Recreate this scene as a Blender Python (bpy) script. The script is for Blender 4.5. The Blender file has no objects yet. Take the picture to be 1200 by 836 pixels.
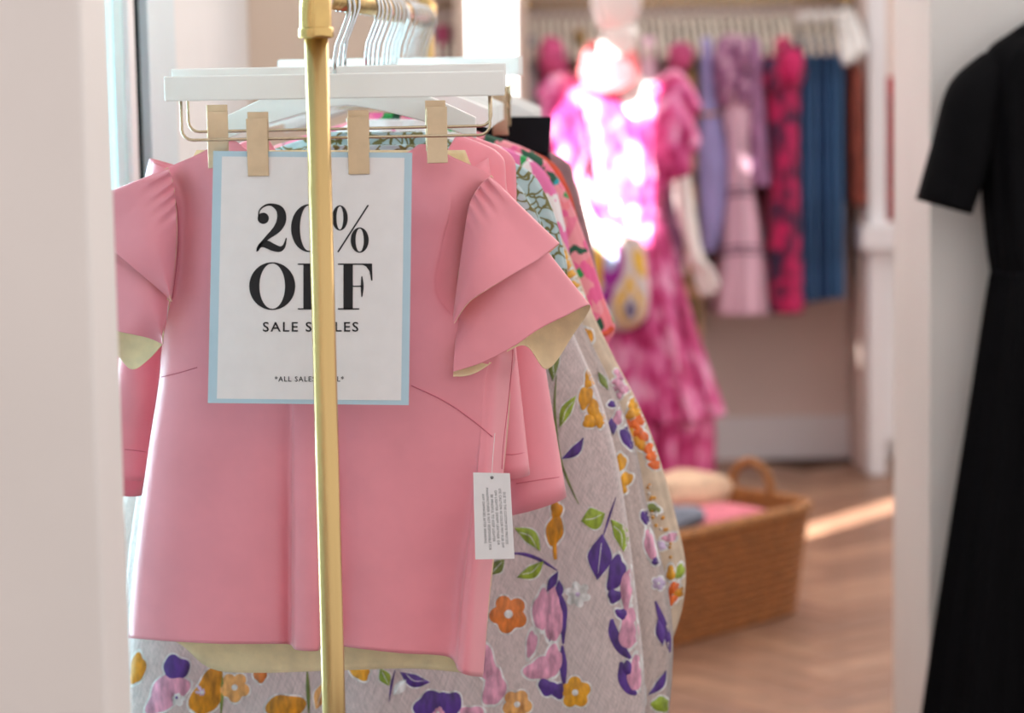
import bpy, math, random
from mathutils import Vector, Matrix
from mathutils.bvhtree import BVHTree
random.seed(7)
S = bpy.context.scene
COL = S.collection
V = Vector
# ---------------------------------------------------------------- camera, world, sun, lights, exposure
FPX = 3000.0
PITCH = math.atan((418 - 60) / FPX)
ROLL = math.radians(1.0)
CAM = V((0, 0, 1.5))
FWD = V((0, math.cos(PITCH), -math.sin(PITCH)))
U0 = V((0, math.sin(PITCH), math.cos(PITCH)))
R0 = V((1, 0, 0))
RGT = R0 * math.cos(ROLL) - U0 * math.sin(ROLL)
UPV = U0 * math.cos(ROLL) + R0 * math.sin(ROLL)
cd = bpy.data.cameras.new('camera'); cam = bpy.data.objects.new('camera', cd); COL.objects.link(cam)
m = Matrix((RGT, UPV, -FWD)).transposed().to_4x4(); m.translation = CAM
cam.matrix_world = m
cd.sensor_width = 36; cd.lens = FPX / 1200 * 36; cd.clip_start = .05; cd.clip_end = 200
cd.dof.use_dof = True; cd.dof.focus_distance = 2.97; cd.dof.aperture_fstop = 3.9
S.camera = cam
wd = bpy.data.worlds.new('world'); S.world = wd; wd.use_nodes = True
bg = wd.node_tree.nodes['Background']; bg.inputs[0].default_value = (1.0, .97, .955, 1); bg.inputs[1].default_value = .90
def light(name, typ, energy, color, loc, direction, **kw):
    l = bpy.data.lights.new(name, typ); l.energy = energy; l.color = color
    for k, v in kw.items(): setattr(l, k, v)
    o = bpy.data.objects.new(name, l); COL.objects.link(o); o.location = loc
    o.rotation_euler = V(direction).to_track_quat('-Z', 'Y').to_euler()
    return o
SUN_EL = math.radians(25)
SUN_H = V((.62, .784, 0)).normalized()
SUN_D = SUN_H * math.cos(SUN_EL) + V((0, 0, -math.sin(SUN_EL)))
light('sun_offscreen', 'SUN', 28, (1, .96, .9), (-6, -2, 5), SUN_D, angle=.009)
light('window_left_offscreen', 'AREA', 60, (.80, .91, 1), (-1.0, 3.75, 1.4), (1, -.12, -.05), shape='RECTANGLE', size=1.0, size_y=1.6)
S.view_settings.view_transform = 'Standard'; S.view_settings.look = 'None'
S.view_settings.gamma = 1; S.view_settings.use_curve_mapping = False; S.view_settings.exposure = .27
# ---------------------------------------------------------------- helpers
def ray(px, py): return (FWD * FPX + RGT * (px - 600) + UPV * (418 - py)).normalized()
def P(px, py, Y):
    d = ray(px, py); return CAM + d * ((Y - CAM.y) / d.y)
def PZ(px, py, z=0):
    d = ray(px, py); return CAM + d * ((z - CAM.z) / d.z)
def toPX(p):
    d = p - CAM; k = FPX / d.dot(FWD); return 600 + d.dot(RGT) * k, 418 - d.dot(UPV) * k
def lin(c):
    c = c / 255; return c / 12.92 if c <= .04045 else ((c + .055) / 1.055) ** 2.4
def rgb(t): return (lin(t[0]), lin(t[1]), lin(t[2]), 1)
MATS = {}
def nodes(name):
    mt = bpy.data.materials.new(name); mt.use_nodes = True; MATS[name] = mt
    nt = mt.node_tree; b = nt.nodes['Principled BSDF']
    tc = nt.nodes.new('ShaderNodeTexCoord')
    return mt, nt, b, tc
def ramp(nt, fac, stops, const=False):
    r = nt.nodes.new('ShaderNodeValToRGB'); e = r.color_ramp.elements
    r.color_ramp.interpolation = 'CONSTANT' if const else 'LINEAR'
    while len(e) < len(stops): e.new(.5)
    for i, (p, c) in enumerate(stops): e[i].position = p; e[i].color = rgb(c)
    nt.links.new(fac, r.inputs[0]); return r.outputs[0]
def noise(nt, tc, scale, detail=3, sc=(1, 1, 1), out='Fac', dist=0):
    mp = nt.nodes.new('ShaderNodeMapping'); mp.inputs['Scale'].default_value = sc
    nt.links.new(tc.outputs['Object'], mp.inputs[0])
    n = nt.nodes.new('ShaderNodeTexNoise'); n.inputs['Scale'].default_value = scale; n.inputs['Detail'].default_value = detail
    n.inputs['Distortion'].default_value = dist
    nt.links.new(mp.outputs[0], n.inputs['Vector']); return n.outputs[out]
def bump(nt, b, h, strength, dist=.001):
    bp = nt.nodes.new('ShaderNodeBump'); bp.inputs['Strength'].default_value = strength; bp.inputs['Distance'].default_value = dist
    nt.links.new(h, bp.inputs['Height']); nt.links.new(bp.outputs[0], b.inputs['Normal'])
def mat(name, c, rough=.6, metal=0, var=.06, nscale=30, bs=.15, bd=.001, sheen=0, spec=.4, sc=(1, 1, 1)):
    mt, nt, b, tc = nodes(name)
    n = noise(nt, tc, nscale, 4, sc)
    lo = tuple(max(0, x * (1 - var)) for x in c); hi = tuple(min(255, x * (1 + var)) for x in c)
    nt.links.new(ramp(nt, n, [(.3, lo), (.7, hi)]), b.inputs['Base Color'])
    b.inputs['Roughness'].default_value = rough; b.inputs['Metallic'].default_value = metal
    b.inputs['Specular IOR Level'].default_value = spec
    if sheen: b.inputs['Sheen Weight'].default_value = sheen
    if bs: bump(nt, b, noise(nt, tc, nscale * 6, 2, sc), bs, bd)
    return mt
def pat(name, scale, stops, rough=.7, sc=(1, 1, 1), const=False, detail=3, dist=0, kind='noise', sheen=.15):
    mt, nt, b, tc = nodes(name)
    if kind == 'noise': f = noise(nt, tc, scale, detail, sc, dist=dist)
    else:
        mp = nt.nodes.new('ShaderNodeMapping'); mp.inputs['Scale'].default_value = sc
        nt.links.new(tc.outputs['Object'], mp.inputs[0])
        mx = nt.nodes.new('ShaderNodeMixRGB'); mx.inputs[0].default_value = .06
        nt.links.new(mp.outputs[0], mx.inputs[1]); nt.links.new(noise(nt, tc, 25, 2, out='Color'), mx.inputs[2])
        v = nt.nodes.new('ShaderNodeTexVoronoi'); v.inputs['Scale'].default_value = scale
        nt.links.new(mx.outputs[0], v.inputs['Vector'])
        if kind == 'edge': v.feature = 'DISTANCE_TO_EDGE'; f = v.outputs['Distance']
        else: f = v.outputs['Color']
    nt.links.new(ramp(nt, f, stops, const), b.inputs['Base Color'])
    b.inputs['Roughness'].default_value = rough; b.inputs['Sheen Weight'].default_value = sheen
    bump(nt, b, noise(nt, tc, 400, 1), .15)
    return mt
M = MATS
# paints and structure
mat('paint_white', (242, 241, 242), .6, nscale=3, var=.015, bs=.05)
mat('paint_wall', (234, 226, 222), .6, nscale=2, var=.02, bs=.05)
mat('paint_beige', (226, 206, 188), .6, nscale=2, var=.02, bs=.05)
mat('paint_taupe', (230, 212, 204), .65, nscale=2, var=.02, bs=.05)
mat('trim_white', (238, 236, 238), .45, nscale=4, var=.01, bs=.03)
mat('frame_pale', (220, 238, 246), .4, nscale=4, var=.01, bs=.02)
mat('frame_aqua', (196, 234, 238), .35, nscale=4, var=.02, bs=.02)
mat('gasket', (3, 26, 32), .8, nscale=20, spec=.05)
mat('joint', (92, 62, 44), .8, nscale=20)
for i, c in enumerate([(160, 122, 98), (152, 114, 92), (168, 130, 106), (146, 110, 90)]):
    mat('oak_%d' % i, c, .42, nscale=9, var=.10, sc=(1, 1, 1), bs=.08)
def glass(name, c):
    mt, nt, b, tc = nodes(name)
    b.inputs['Base Color'].default_value = rgb(c); b.inputs['Roughness'].default_value = .02
    b.inputs['Transmission Weight'].default_value = 1; b.inputs['IOR'].default_value = 1.2
    n = noise(nt, tc, 2, 1); bump(nt, b, n, .02); return mt
glass('glass', (205, 238, 240))
# metal and plastic
mat('brass', (202, 170, 116), .30, 1, var=.05, nscale=40, sc=(1, 1, .04), bs=.25, bd=.0003)
mat('brass_fitting', (210, 176, 114), .26, 1, var=.05, nscale=30, bs=.1, bd=.0003)
mat('steel', (200, 202, 204), .18, 1, var=.03, bs=0)
mat('wire_gold', (196, 178, 150), .25, 1, var=.03, bs=0)
mat('clip_metal', (206, 182, 152), .36, 1, var=.03, nscale=50, bs=.05)
mat('hanger_white', (240, 238, 235), .4, nscale=8, var=.012, bs=.03)
mat('hanger_cream', (226, 216, 202), .5, nscale=8, var=.03, bs=.03)
mat('paper', (234, 228, 229), .55, nscale=40, var=.01, bs=.04)
mat('card_blue', (184, 208, 222), .6, nscale=40, var=.01, bs=.04)
mat('ink', (26, 24, 28), .6, nscale=40, var=.1, bs=0)
mat('ink_grey', (110, 106, 108), .6, nscale=40, var=.1, bs=0)
# fabrics
mat('pink', (236, 145, 158), .42, nscale=14, var=.025, bs=.10, bd=.0006, sheen=.25, spec=.5)
mat('pink_deep', (206, 104, 122), .6, nscale=14, bs=0)
mat('lining', (242, 216, 176), .8, nscale=40, var=.05, bs=.3, sheen=.2)
mat('linen_cream', (206, 184, 162), .8, nscale=60, var=.06, bs=.3)
def jacquard(name, c):
    mt, nt, b, tc = nodes(name)
    def ln(rot, sc):
        mp = nt.nodes.new('ShaderNodeMapping'); mp.inputs['Rotation'].default_value = (0, rot, 0); nt.links.new(tc.outputs['Object'], mp.inputs[0])
        mp2 = nt.nodes.new('ShaderNodeMapping'); mp2.inputs['Scale'].default_value = (1, 1, .05); nt.links.new(mp.outputs[0], mp2.inputs[0])
        n = nt.nodes.new('ShaderNodeTexNoise'); n.inputs['Scale'].default_value = sc; n.inputs['Detail'].default_value = 2; nt.links.new(mp2.outputs[0], n.inputs['Vector']); return n.outputs['Fac']
    a = nt.nodes.new('ShaderNodeMath'); a.operation = 'ADD'; nt.links.new(ln(.6, 800), a.inputs[0]); nt.links.new(ln(-.35, 700), a.inputs[1])
    h = nt.nodes.new('ShaderNodeMath'); h.operation = 'MULTIPLY'; h.inputs[1].default_value = .5; nt.links.new(a.outputs[0], h.inputs[0])
    nt.links.new(ramp(nt, h.outputs[0], [(.36, tuple(x * .86 for x in c)), (.62, tuple(min(255, x * 1.05) for x in c))]), b.inputs['Base Color'])
    b.inputs['Roughness'].default_value = .55; b.inputs['Sheen Weight'].default_value = .3
    bump(nt, b, h.outputs[0], .5, .0008)
jacquard('jacquard', (208, 190, 188)); jacquard('jacquard_b', (194, 174, 168))
THREAD = dict(orange=(226, 150, 34), rust=(205, 116, 52), gold=(196, 130, 22), purple=(80, 48, 126), rose=(206, 146, 170), green=(140, 160, 52),
              silver=(226, 222, 218), moss=(112, 124, 60), vermilion=(238, 98, 24), peach=(226, 156, 92), lilac=(190, 170, 200))
for k, c in THREAD.items(): mat('thread_' + k, c, .4, nscale=120, var=.22, bs=.6, bd=.001, sheen=.2, sc=(1, 1, .35))
pat('print_blue', 56, [(.0, (108, 104, 52)), (.07, (120, 112, 60)), (.10, (172, 196, 200)), (.5, (190, 206, 208))], kind='edge')
pat('print_white_pink', 48, [(0, (244, 234, 236)), (.55, (244, 236, 238)), (.62, (236, 120, 176)), (.78, (40, 160, 84)), (.84, (240, 228, 232))], kind='cell', const=True, sc=(1, 1, .6))
pat('print_pink_green', 62, [(0, (236, 120, 150)), (.3, (240, 150, 160)), (.45, (30, 84, 60)), (.55, (236, 96, 150)), (.68, (38, 150, 74)), (.76, (240, 130, 140)), (.9, (40, 160, 170))], kind='cell', const=True, sc=(1, 1, .8))
mat('black_cloth', (12, 11, 18), .75, nscale=30, var=.2, bs=.2, spec=.2)
mat('black_dress', (7, 6, 9), .8, nscale=30, var=.2, bs=.2, spec=.12)
mat('mauve_cloth', (160, 120, 124), .7, nscale=30, var=.1)
mat('coral_cloth', (226, 92, 66), .7, nscale=30, var=.1)
pat('tiedye', 14, [(.34, (164, 16, 88)), (.45, (196, 46, 120)), (.56, (220, 104, 162)), (.66, (236, 172, 204)), (.78, (206, 70, 140))], sc=(1, 1, .7), detail=2, dist=.6)
mat('mannequin_white', (240, 232, 228), .35, nscale=4, var=.01, bs=0)
mat('coral_rope', (222, 104, 110), .5, nscale=60, var=.15)
mat('bag_cream', (214, 198, 196), .6, nscale=60, var=.05)
for n_, c in dict(yellow=(226, 176, 28), violet=(150, 24, 140), slate=(112, 104, 136), sky=(176, 190, 226)).items(): mat('bag_' + n_, c, .6, nscale=60)
mat('lavender', (162, 154, 208), .7, nscale=25, var=.12, sc=(1, 1, .2))
pat('plum_floral', 26, [(.32, (96, 50, 88)), (.5, (170, 106, 150)), (.66, (206, 164, 186))], detail=3)
mat('pale_pink', (236, 194, 212), .7, nscale=20, var=.09, sc=(1, 1, .15))
mat('mauve_pink', (168, 120, 160), .7, nscale=20, var=.1)
pat('crimson', 16, [(.40, (34, 16, 62)), (.47, (130, 4, 66)), (.56, (196, 10, 90)), (.7, (206, 24, 100))], detail=3)
for i, c in enumerate([(58, 98, 142), (48, 82, 124), (72, 112, 154)]): mat('denim_%d' % i, c, .8, nscale=40, var=.14, sc=(1, 1, .2))
mat('rust_cloth', (140, 74, 60), .7, nscale=20, var=.2)
pat('olive_print', 22, [(.35, (70, 60, 50)), (.5, (150, 118, 56)), (.65, (196, 150, 130))], detail=3)
mat('rose_cloth', (206, 82, 132), .7, nscale=20, var=.15)
mat('green_cloth', (60, 120, 90), .7, nscale=20, var=.15)
mat('grey_cloth', (150, 144, 146), .7, nscale=20, var=.15)
mat('red_cloth', (180, 30, 40), .7, nscale=20, var=.1)
mat('dark_stripe', (92, 48, 88), .7, nscale=20)
mat('wicker', (158, 98, 48), .6, nscale=60, var=.3, sc=(1, 1, 3), bs=.8, bd=.004)
mat('wicker_rim', (168, 112, 62), .6, nscale=60, var=.25, bs=.8, bd=.004)
mat('cloth_beige', (226, 192, 162), .8, nscale=30, var=.08)
mat('cloth_pink', (228, 128, 146), .8, nscale=30, var=.08)
mat('cloth_blue', (120, 148, 190), .8, nscale=30, var=.1)
mat('cloth_greyblue', (134, 140, 156), .8, nscale=30, var=.1)

ORG = {}
def tag(o, label=None, cat=None, group=None, kind=None):
    if label: o['label'] = label
    if cat: o['category'] = cat
    if group: o['group'] = group
    if kind: o['kind'] = kind
    return o
def root(name, loc, label, cat, group=None):
    o = bpy.data.objects.new(name, None); COL.objects.link(o); o.location = V(loc); o.empty_display_size = .05
    ORG[o] = V(loc); return tag(o, label, cat, group)
def mk(name, vs, fs, mats, parent=None, smooth=True, sol=None, sub=0, bev=0, origin=None, midx=None):
    org = ORG[parent] if parent is not None else (V(origin) if origin is not None else V((0, 0, 0)))
    me = bpy.data.meshes.new(name)
    me.from_pydata([tuple(V(v) - org) for v in vs], [], fs); me.update()
    if isinstance(mats, str): mats = [mats]
    for x in mats: me.materials.append(M[x])
    if midx: me.polygons.foreach_set('material_index', midx)
    if smooth: me.polygons.foreach_set('use_smooth', [True] * len(me.polygons))
    o = bpy.data.objects.new(name, me); COL.objects.link(o)
    if parent is not None: o.parent = parent
    elif origin is not None: o.location = org
    ORG[o] = org
    if bev:
        b = o.modifiers.new('b', 'BEVEL'); b.width = bev; b.segments = 2; b.limit_method = 'ANGLE'
    if sub:
        s = o.modifiers.new('s', 'SUBSURF'); s.levels = s.render_levels = sub
    if sol:
        s = o.modifiers.new('t', 'SOLIDIFY'); s.thickness = sol[0]; s.offset = sol[1] if len(sol) > 1 else 0
        if len(sol) > 2: s.material_offset = sol[2]; s.material_offset_rim = sol[2]
    return o
def boxv(c, s, rot=None):
    c = V(c); out = []
    for i in (-1, 1):
        for j in (-1, 1):
            for k in (-1, 1):
                p = V((i * s[0] / 2, j * s[1] / 2, k * s[2] / 2))
                if rot is not None: p = rot @ p
                out.append(c + p)
    return out, [(0, 1, 3, 2), (4, 6, 7, 5), (0, 4, 5, 1), (2, 3, 7, 6), (0, 2, 6, 4), (1, 5, 7, 3)]
def box(name, c, s, mt, parent=None, bev=.002, rot=None, origin=None):
    v, f = boxv(c, s, rot); return mk(name, v, f, mt, parent, smooth=False, bev=bev, origin=origin)
def bx(name, x0, x1, y0, y1, z0, z1, mt, parent=None, bev=.002, origin=None):
    return box(name, ((x0 + x1) / 2, (y0 + y1) / 2, (z0 + z1) / 2), (x1 - x0, y1 - y0, z1 - z0), mt, parent, bev, origin=origin)
def cr(p, t):
    n = len(p) - 1; t = max(0, min(n - 1e-6, t * n)); i = int(t); f = t - i
    a, b, c, d = p[max(0, i - 1)], p[i], p[i + 1], p[min(n, i + 2)]
    return .5 * ((2 * b) + (c - a) * f + (2 * a - 5 * b + 4 * c - d) * f * f + (3 * b - a - 3 * c + d) * f ** 3)
def tubev(pts, r, n=8, cap=True):
    vs, fs = [], []
    up = V((0, 0, 1)); prev = None
    for i, p in enumerate(pts):
        t = (pts[min(i + 1, len(pts) - 1)] - pts[max(i - 1, 0)]).normalized()
        if prev is None:
            a = t.cross(up if abs(t.z) < .9 else V((1, 0, 0))).normalized()
        else: a = (prev - t * prev.dot(t)).normalized()
        prev = a; b = t.cross(a); rr = r[i] if isinstance(r, (list, tuple)) else r
        for k in range(n):
            w = 2 * math.pi * k / n; vs.append(p + a * math.cos(w) * rr + b * math.sin(w) * rr)
    for i in range(len(pts) - 1):
        for k in range(n):
            k2 = (k + 1) % n; fs.append((i * n + k, i * n + k2, (i + 1) * n + k2, (i + 1) * n + k))
    if cap: fs += [tuple(range(n))[::-1], tuple(range((len(pts) - 1) * n, len(pts) * n))]
    return vs, fs
def tube(name, pts, r, mt, parent=None, n=8, spl=0, origin=None):
    pts = [V(p) for p in pts]
    if spl:
        pts = [cr(pts, i / spl) for i in range(spl + 1)]
        if isinstance(r, (list, tuple)):
            rv = [V((x, 0, 0)) for x in r]; r = [cr(rv, i / spl).x for i in range(spl + 1)]
    v, f = tubev(pts, r, n); return mk(name, v, f, mt, parent, origin=origin)
def surfv(rows, nu, nv, disp=None):
    cols = []
    for r in rows: cols.append([cr(r, i / nu) for i in range(nu + 1)])
    vs = []
    for j in range(nv + 1):
        for i in range(nu + 1):
            p = cr([c[i] for c in cols], j / nv)
            if disp: p = p + disp(i / nu, j / nv)
            vs.append(p)
    w = nu + 1
    fs = [(j * w + i, (j + 1) * w + i, (j + 1) * w + i + 1, j * w + i + 1) for j in range(nv) for i in range(nu)]
    return vs, fs
def surf(name, rows, nu, nv, mt, parent=None, sol=None, disp=None):
    v, f = surfv(rows, nu, nv, disp); o = mk(name, v, f, mt, parent, sol=sol); return o, BVHTree.FromPolygons(v, f)
def sgn(x): return 1 if x >= 0 else -1
def bodyv(rows, n=64, nv=40, folds=(), ex=.75, topfn=None, seed=0):
    """rows: (pxL, pxR, py, Yc, half depth) -> ring loft with folds"""
    rn = random.Random(seed); ph = [rn.random() * 6.28 for _ in range(8)]
    cl = [[P(r[0], r[2], r[3]) for r in rows], [P(r[1], r[2], r[3]) for r in rows], [V((r[4], 0, 0)) for r in rows]]
    vs = []
    for j in range(nv + 1):
        t = j / nv; L, R, D = cr(cl[0], t), cr(cl[1], t), cr(cl[2], t).x
        c = (L + R) / 2; h = (R - L) / 2
        for i in range(n):
            w = 2 * math.pi * i / n; cs, sn = math.cos(w), math.sin(w)
            s = sgn(cs) * abs(cs) ** ex; q = sgn(sn) * abs(sn) ** ex
            p = c + h * s + V((0, 1, 0)) * D * q
            for k, (cnt, a0, a1) in enumerate(folds):
                a = a0 + (a1 - a0) * t
                p.y += a * math.sin(cnt * math.pi * s + ph[k] + (1.3 if sn > 0 else 0)) * min(1, abs(q) * 1.5) * sgn(-sn)
                p.x += a * .5 * math.sin(cnt * 2.2 * math.pi * q + ph[k + 3]) * abs(s) ** 3
            if topfn and t < .35: p.z -= topfn(s, q) * (1 - t / .35)
            vs.append(p)
    fs = [(j * n + i, j * n + (i + 1) % n, (j + 1) * n + (i + 1) % n, (j + 1) * n + i) for j in range(nv) for i in range(n)]
    return vs, fs
def body(name, rows, mt, parent=None, sol=(.0015, 0), **kw):
    v, f = bodyv(rows, **kw); return mk(name, v, f, mt, parent, sol=sol), BVHTree.FromPolygons(v, f)
def lerp_edge(edge, y):
    if y <= edge[0][1]: return edge[0][0]
    for (a, b), (c, d) in zip(edge, edge[1:]):
        if y <= d: return a + (c - a) * (y - b) / max(1e-6, d - b)
    return edge[-1][0]
# ---------------------------------------------------------------- the setting
def st(o): o['kind'] = 'structure'; return o
HW = 3.6
floor = st(bx('floor', -.7, 3.3, -.5, 9.4, -.06, -.006, 'joint', bev=0)); ORG[floor] = V((0, 0, 0))
# herringbone oak planks where the floor shows
PLW, PLL = .11, .55
plank_me = []
for i in range(4):
    v, f = boxv((0, 0, 0), (PLL - .003, PLW - .003, .012))
    me = bpy.data.meshes.new('plank'); me.from_pydata([tuple(x) for x in v], [], f); me.materials.append(M['oak_%d' % i]); plank_me.append(me)
cnt = 0
ang = math.radians(38)
for a in range(-40, 60):
    for b in range(-40, 60):
        for k in (0, 1):
            # herringbone cell: one plank along u, one along v
            u = a * PLW + b * PLL; v_ = a * PLW - b * PLL
            if k == 0: cu, cv, rz = u + PLL / 2, v_ + PLW / 2, 0
            else: cu, cv, rz = u + PLW / 2, v_ + PLW + PLL / 2, math.pi / 2
            x = .9 + cu * math.cos(ang) - cv * math.sin(ang); y = 7.2 + cu * math.sin(ang) + cv * math.cos(ang)
            if not (5.0 < y < 9.12 and .0 < x < 1.75): continue
            px, py = toPX(V((x, y, 0)))
            if not (740 < px < 1110 and py < 960): continue
            o = bpy.data.objects.new('plank', random.choice(plank_me)); COL.objects.link(o)
            o.location = (x, y, -.006 + random.uniform(0, .0012)); o.rotation_euler = (0, 0, rz + ang); o.parent = floor; cnt += 1
print('planks', cnt)
# near wall beside the rack (its edge frames the view) and the window wall on the left
xe = P(140, 418, 2.3).x
st(bx('wall_near', -2.6, xe, 2.16, 2.3, 0, HW, 'paint_wall', bev=.004))
WX = -.56
st(bx('wall_sun_block', -.87, -.75, -4, 2.155, 0, HW, 'paint_wall', bev=.004))  # unseen wall, added to keep direct sun off the near wall
def wallx(name, y0, y1, z0, z1, mt, x=WX, t=.10): return st(bx(name, x - t, x, y0, y1, z0, z1, mt, bev=.002))
yA, yB, yC = 3.05, 4.27, 5.6     # storefront window ends at yB, wing wall at yC
wl = wallx('wall_left', yB, 5.76, 0, HW, 'paint_white')
def wpart(y0, y1, z0, z1):
    o = bx('wall_section', WX - .1, WX, y0, y1, z0, z1, 'paint_white', wl); return o
wpart(6.09, 6.60, 0, HW); wpart(7.06, 7.68, 0, HW); wpart(8.04, 9.3, 0, HW); wpart(6.60, 7.06, 0, 1.52)  # gap left here is unseen, sized so the sunbeam lands on the mannequin
wpart(6.60, 7.06, 2.24, HW)
wpart(5.76, 6.09, 0, .9); wpart(5.76, 6.09, 1.62, HW); wpart(7.68, 8.04, 0, 1.62); wpart(7.68, 8.04, 2.6, HW)  # unseen gaps, shaped to throw the floor sun strip and brighten the column
wpart(2.3, 2.5, 0, HW); wpart(2.5, yB, 3.1, HW); wpart(2.5, yB, 0, .12)
# storefront window in the left wall
w1 = st(bx('window_1', WX - .09, WX - .01, 2.5, 2.56, .12, 3.1, 'frame_pale')); ORG[w1] = V((0, 0, 0))
def wy(px): return WX * FPX / (px - 600) * 1.0
bx('window_frame', WX - .09, WX + .012, wy(175), yB, .12, 3.1, 'frame_pale', w1)
bx('gasket', WX - .06, WX - .002, wy(165), wy(175), .12, 3.1, 'gasket', w1)
bx('frame_strip', WX - .07, WX + .004, wy(158), wy(165), .12, 3.1, 'trim_white', w1)
bx('frame_strip', WX - .07, WX - .004, wy(147), wy(158), .12, 3.1, 'frame_aqua', w1)
bx('frame_rail', WX - .09, WX, 2.56, wy(147), .12, .2, 'frame_pale', w1)
bx('frame_rail', WX - .09, WX, 2.56, wy(147), 3.02, 3.1, 'frame_pale', w1)
bx('pane', WX - .05, WX - .042, 2.56, wy(147), .2, 3.02, 'glass', w1, bev=0)
# wing wall behind the rack
xw = P(492, 40, yC).x
st(bx('wall_wing', WX, xw, yC, yC + .12, 0, HW, 'paint_beige'))
# back wall, baseboard, bay posts, added shading soffit
wb = st(bx('wall_back', -.66, 3.2, 9.28, 9.4, 0, HW, 'paint_taupe'))
st(bx('baseboard_back', -.56, 3.2, 9.255, 9.28, 0, .155, 'trim_white'))
x0, x1 = P(548, 40, 8.6).x, P(606, 40, 8.6).x
st(bx('trim_1', x0, x1, 8.55, 8.72, 0, HW, 'trim_white', bev=.006))
st(bx('trim_2', P(534, 40, 8.8).x, P(617, 40, 8.8).x, 8.722, 9.27, 0, HW, 'paint_beige'))
st(bx('shade_soffit', -.55, 1.28, 8.95, 9.27, 1.95, 2.3, 'paint_taupe'))  # out of view, added to darken the bay behind the hangers
# right white post with its ledge
xa, xb = P(1016, 300, 8.9).x, P(1037, 300, 8.9).x
tp = st(bx('trim_3', xa, xb, 8.86, 8.95, 0, 2.6, 'trim_white', bev=.004)); ORG[tp] = V((0, 0, 0))
bx('ledge', P(1008, 275, 8.85).x, 1.9, 8.80, 9.0, P(1030, 291, 8.85).z, P(1030, 264, 8.85).z, 'trim_white', tp)
bx('lower_panel', xb, 1.9, 8.88, 8.93, .12, P(1030, 289, 8.85).z, 'trim_white', tp)
st(bx('trim_4', P(1001, 300, 9.1).x, P(1016, 300, 9.1).x, 8.97, 9.27, 0, 2.05, 'paint_taupe'))
# wall end with the black dress
xr = P(1089, 418, 4.9).x
yr = 4.9 * (1089 - 600) / (1047 - 600)
we = st(bx('wall_end', xr, 2.0, 4.9, 4.92, 0, HW, 'paint_wall')); ORG[we] = V((0, 0, 0))
bx('wall_return', xr, xr + .5, 4.921, yr, 0, HW, 'paint_wall', we)
# ---------------------------------------------------------------- gold pipe rack
YF, YR_ = 2.75, 4.4
pF = P(371, 60, YF); pR = P(500, 60, YR_)
RZ = P(371, -6, YF).z
def railx(y): return pF.x + (pR.x - pF.x) * (y - YF) / (YR_ - YF)
rk = root('garment_rack', (pF.x, YF, 0), 'brushed gold pipe garment rack holding the hanging sale clothes', 'rack')
def vpipe(x, y, z0, z1, name):
    return tube(name, [V((x, y, z0)), V((x, y, z1))], .0128, 'brass', rk, n=24)
vpipe(pF.x, YF, .012, RZ - .034, 'upright')
vpipe(pR.x, YR_, .012, 2.3, 'upright')
tube('rail', [V((pF.x, YF + .02, RZ)), V((railx(YR_ - .01), YR_ - .01, RZ))], .0128, 'brass', rk, n=24)
# elbow fitting: bend plus collars
bend = [V((pF.x, YF, RZ - .036)), V((pF.x, YF, RZ - .03)), V((pF.x, YF + .002, RZ - .016)), V((pF.x, YF + .009, RZ - .005)), V((pF.x, YF + .02, RZ)), V((pF.x + .001, YF + .04, RZ))]
tube('elbow_fitting', bend, .0172, 'brass_fitting', rk, n=24, spl=20)
tube('collar', [V((pF.x, YF, RZ - .046)), V((pF.x, YF, RZ - .044)), V((pF.x, YF, RZ - .036)), V((pF.x, YF, RZ - .034))], [.0178, .0190, .0190, .0178], 'brass_fitting', rk, n=28)
tube('collar', [V((pR.x, YR_, RZ - .02)), V((pR.x, YR_, RZ + .02))], .018, 'brass_fitting', rk, n=24)
for (x, y) in ((pF.x, YF), (pR.x, YR_)):
    tube('floor_flange', [V((x, y, 0)), V((x, y, .008)), V((x, y, .014)), V((x, y, .03))], [.05, .05, .024, .018], 'brass_fitting', rk, n=24)
# ---------------------------------------------------------------- hangers
HOFF = .0078
def hook_pts(wr=.0020):
    cz = .0128 - .0262 + wr; pts = []
    for k in range(15):
        a = math.radians(186 - k * 15.2); pts.append(V((.0262 * math.cos(a), 0, cz + .0262 * math.sin(a))))
    pts += [V((.0165, 0, cz - .029)), V((.0110, 0, cz - .042)), V((.0086, 0, cz - .056)), V((HOFF, 0, -.094))]
    return pts
def xf(y, yaw, dz=0):
    o = V((railx(y), y, RZ + dz)); R = Matrix.Rotation(yaw, 3, 'Z'); return lambda p: o + R @ V(p)
def clip_at(T, parent, x, zr, wide=.0235, hgt=.064, jaw=.004):
    g = T
    def q(name, c, s, rx=0, mt='clip_metal'):
        v, f = boxv((0, 0, 0), s, Matrix.Rotation(rx, 3, 'X')); o = mk(name, [g(V(c) + p) for p in v], f, mt, parent, smooth=False, bev=.0006); return o
    fr = q('clip', (x, -.0070, zr - .009), (wide, .0016, hgt), .05)
    ORG[fr] = ORG[parent]
    v, f = boxv((x, .0065, zr + .001), (wide, .0016, hgt * .9), Matrix.Rotation(-.05, 3, 'X'))
    mk('clip_back', [g(p) for p in v], f, 'clip_metal', fr, smooth=False, bev=.0006)
    tv, tf = tubev([V((x - wide * .45, 0, zr)), V((x + wide * .45, 0, zr))], .0045, 12)
    mk('clip_spring', [g(p) for p in tv], tf, 'wire_gold', fr)
    return fr
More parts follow.
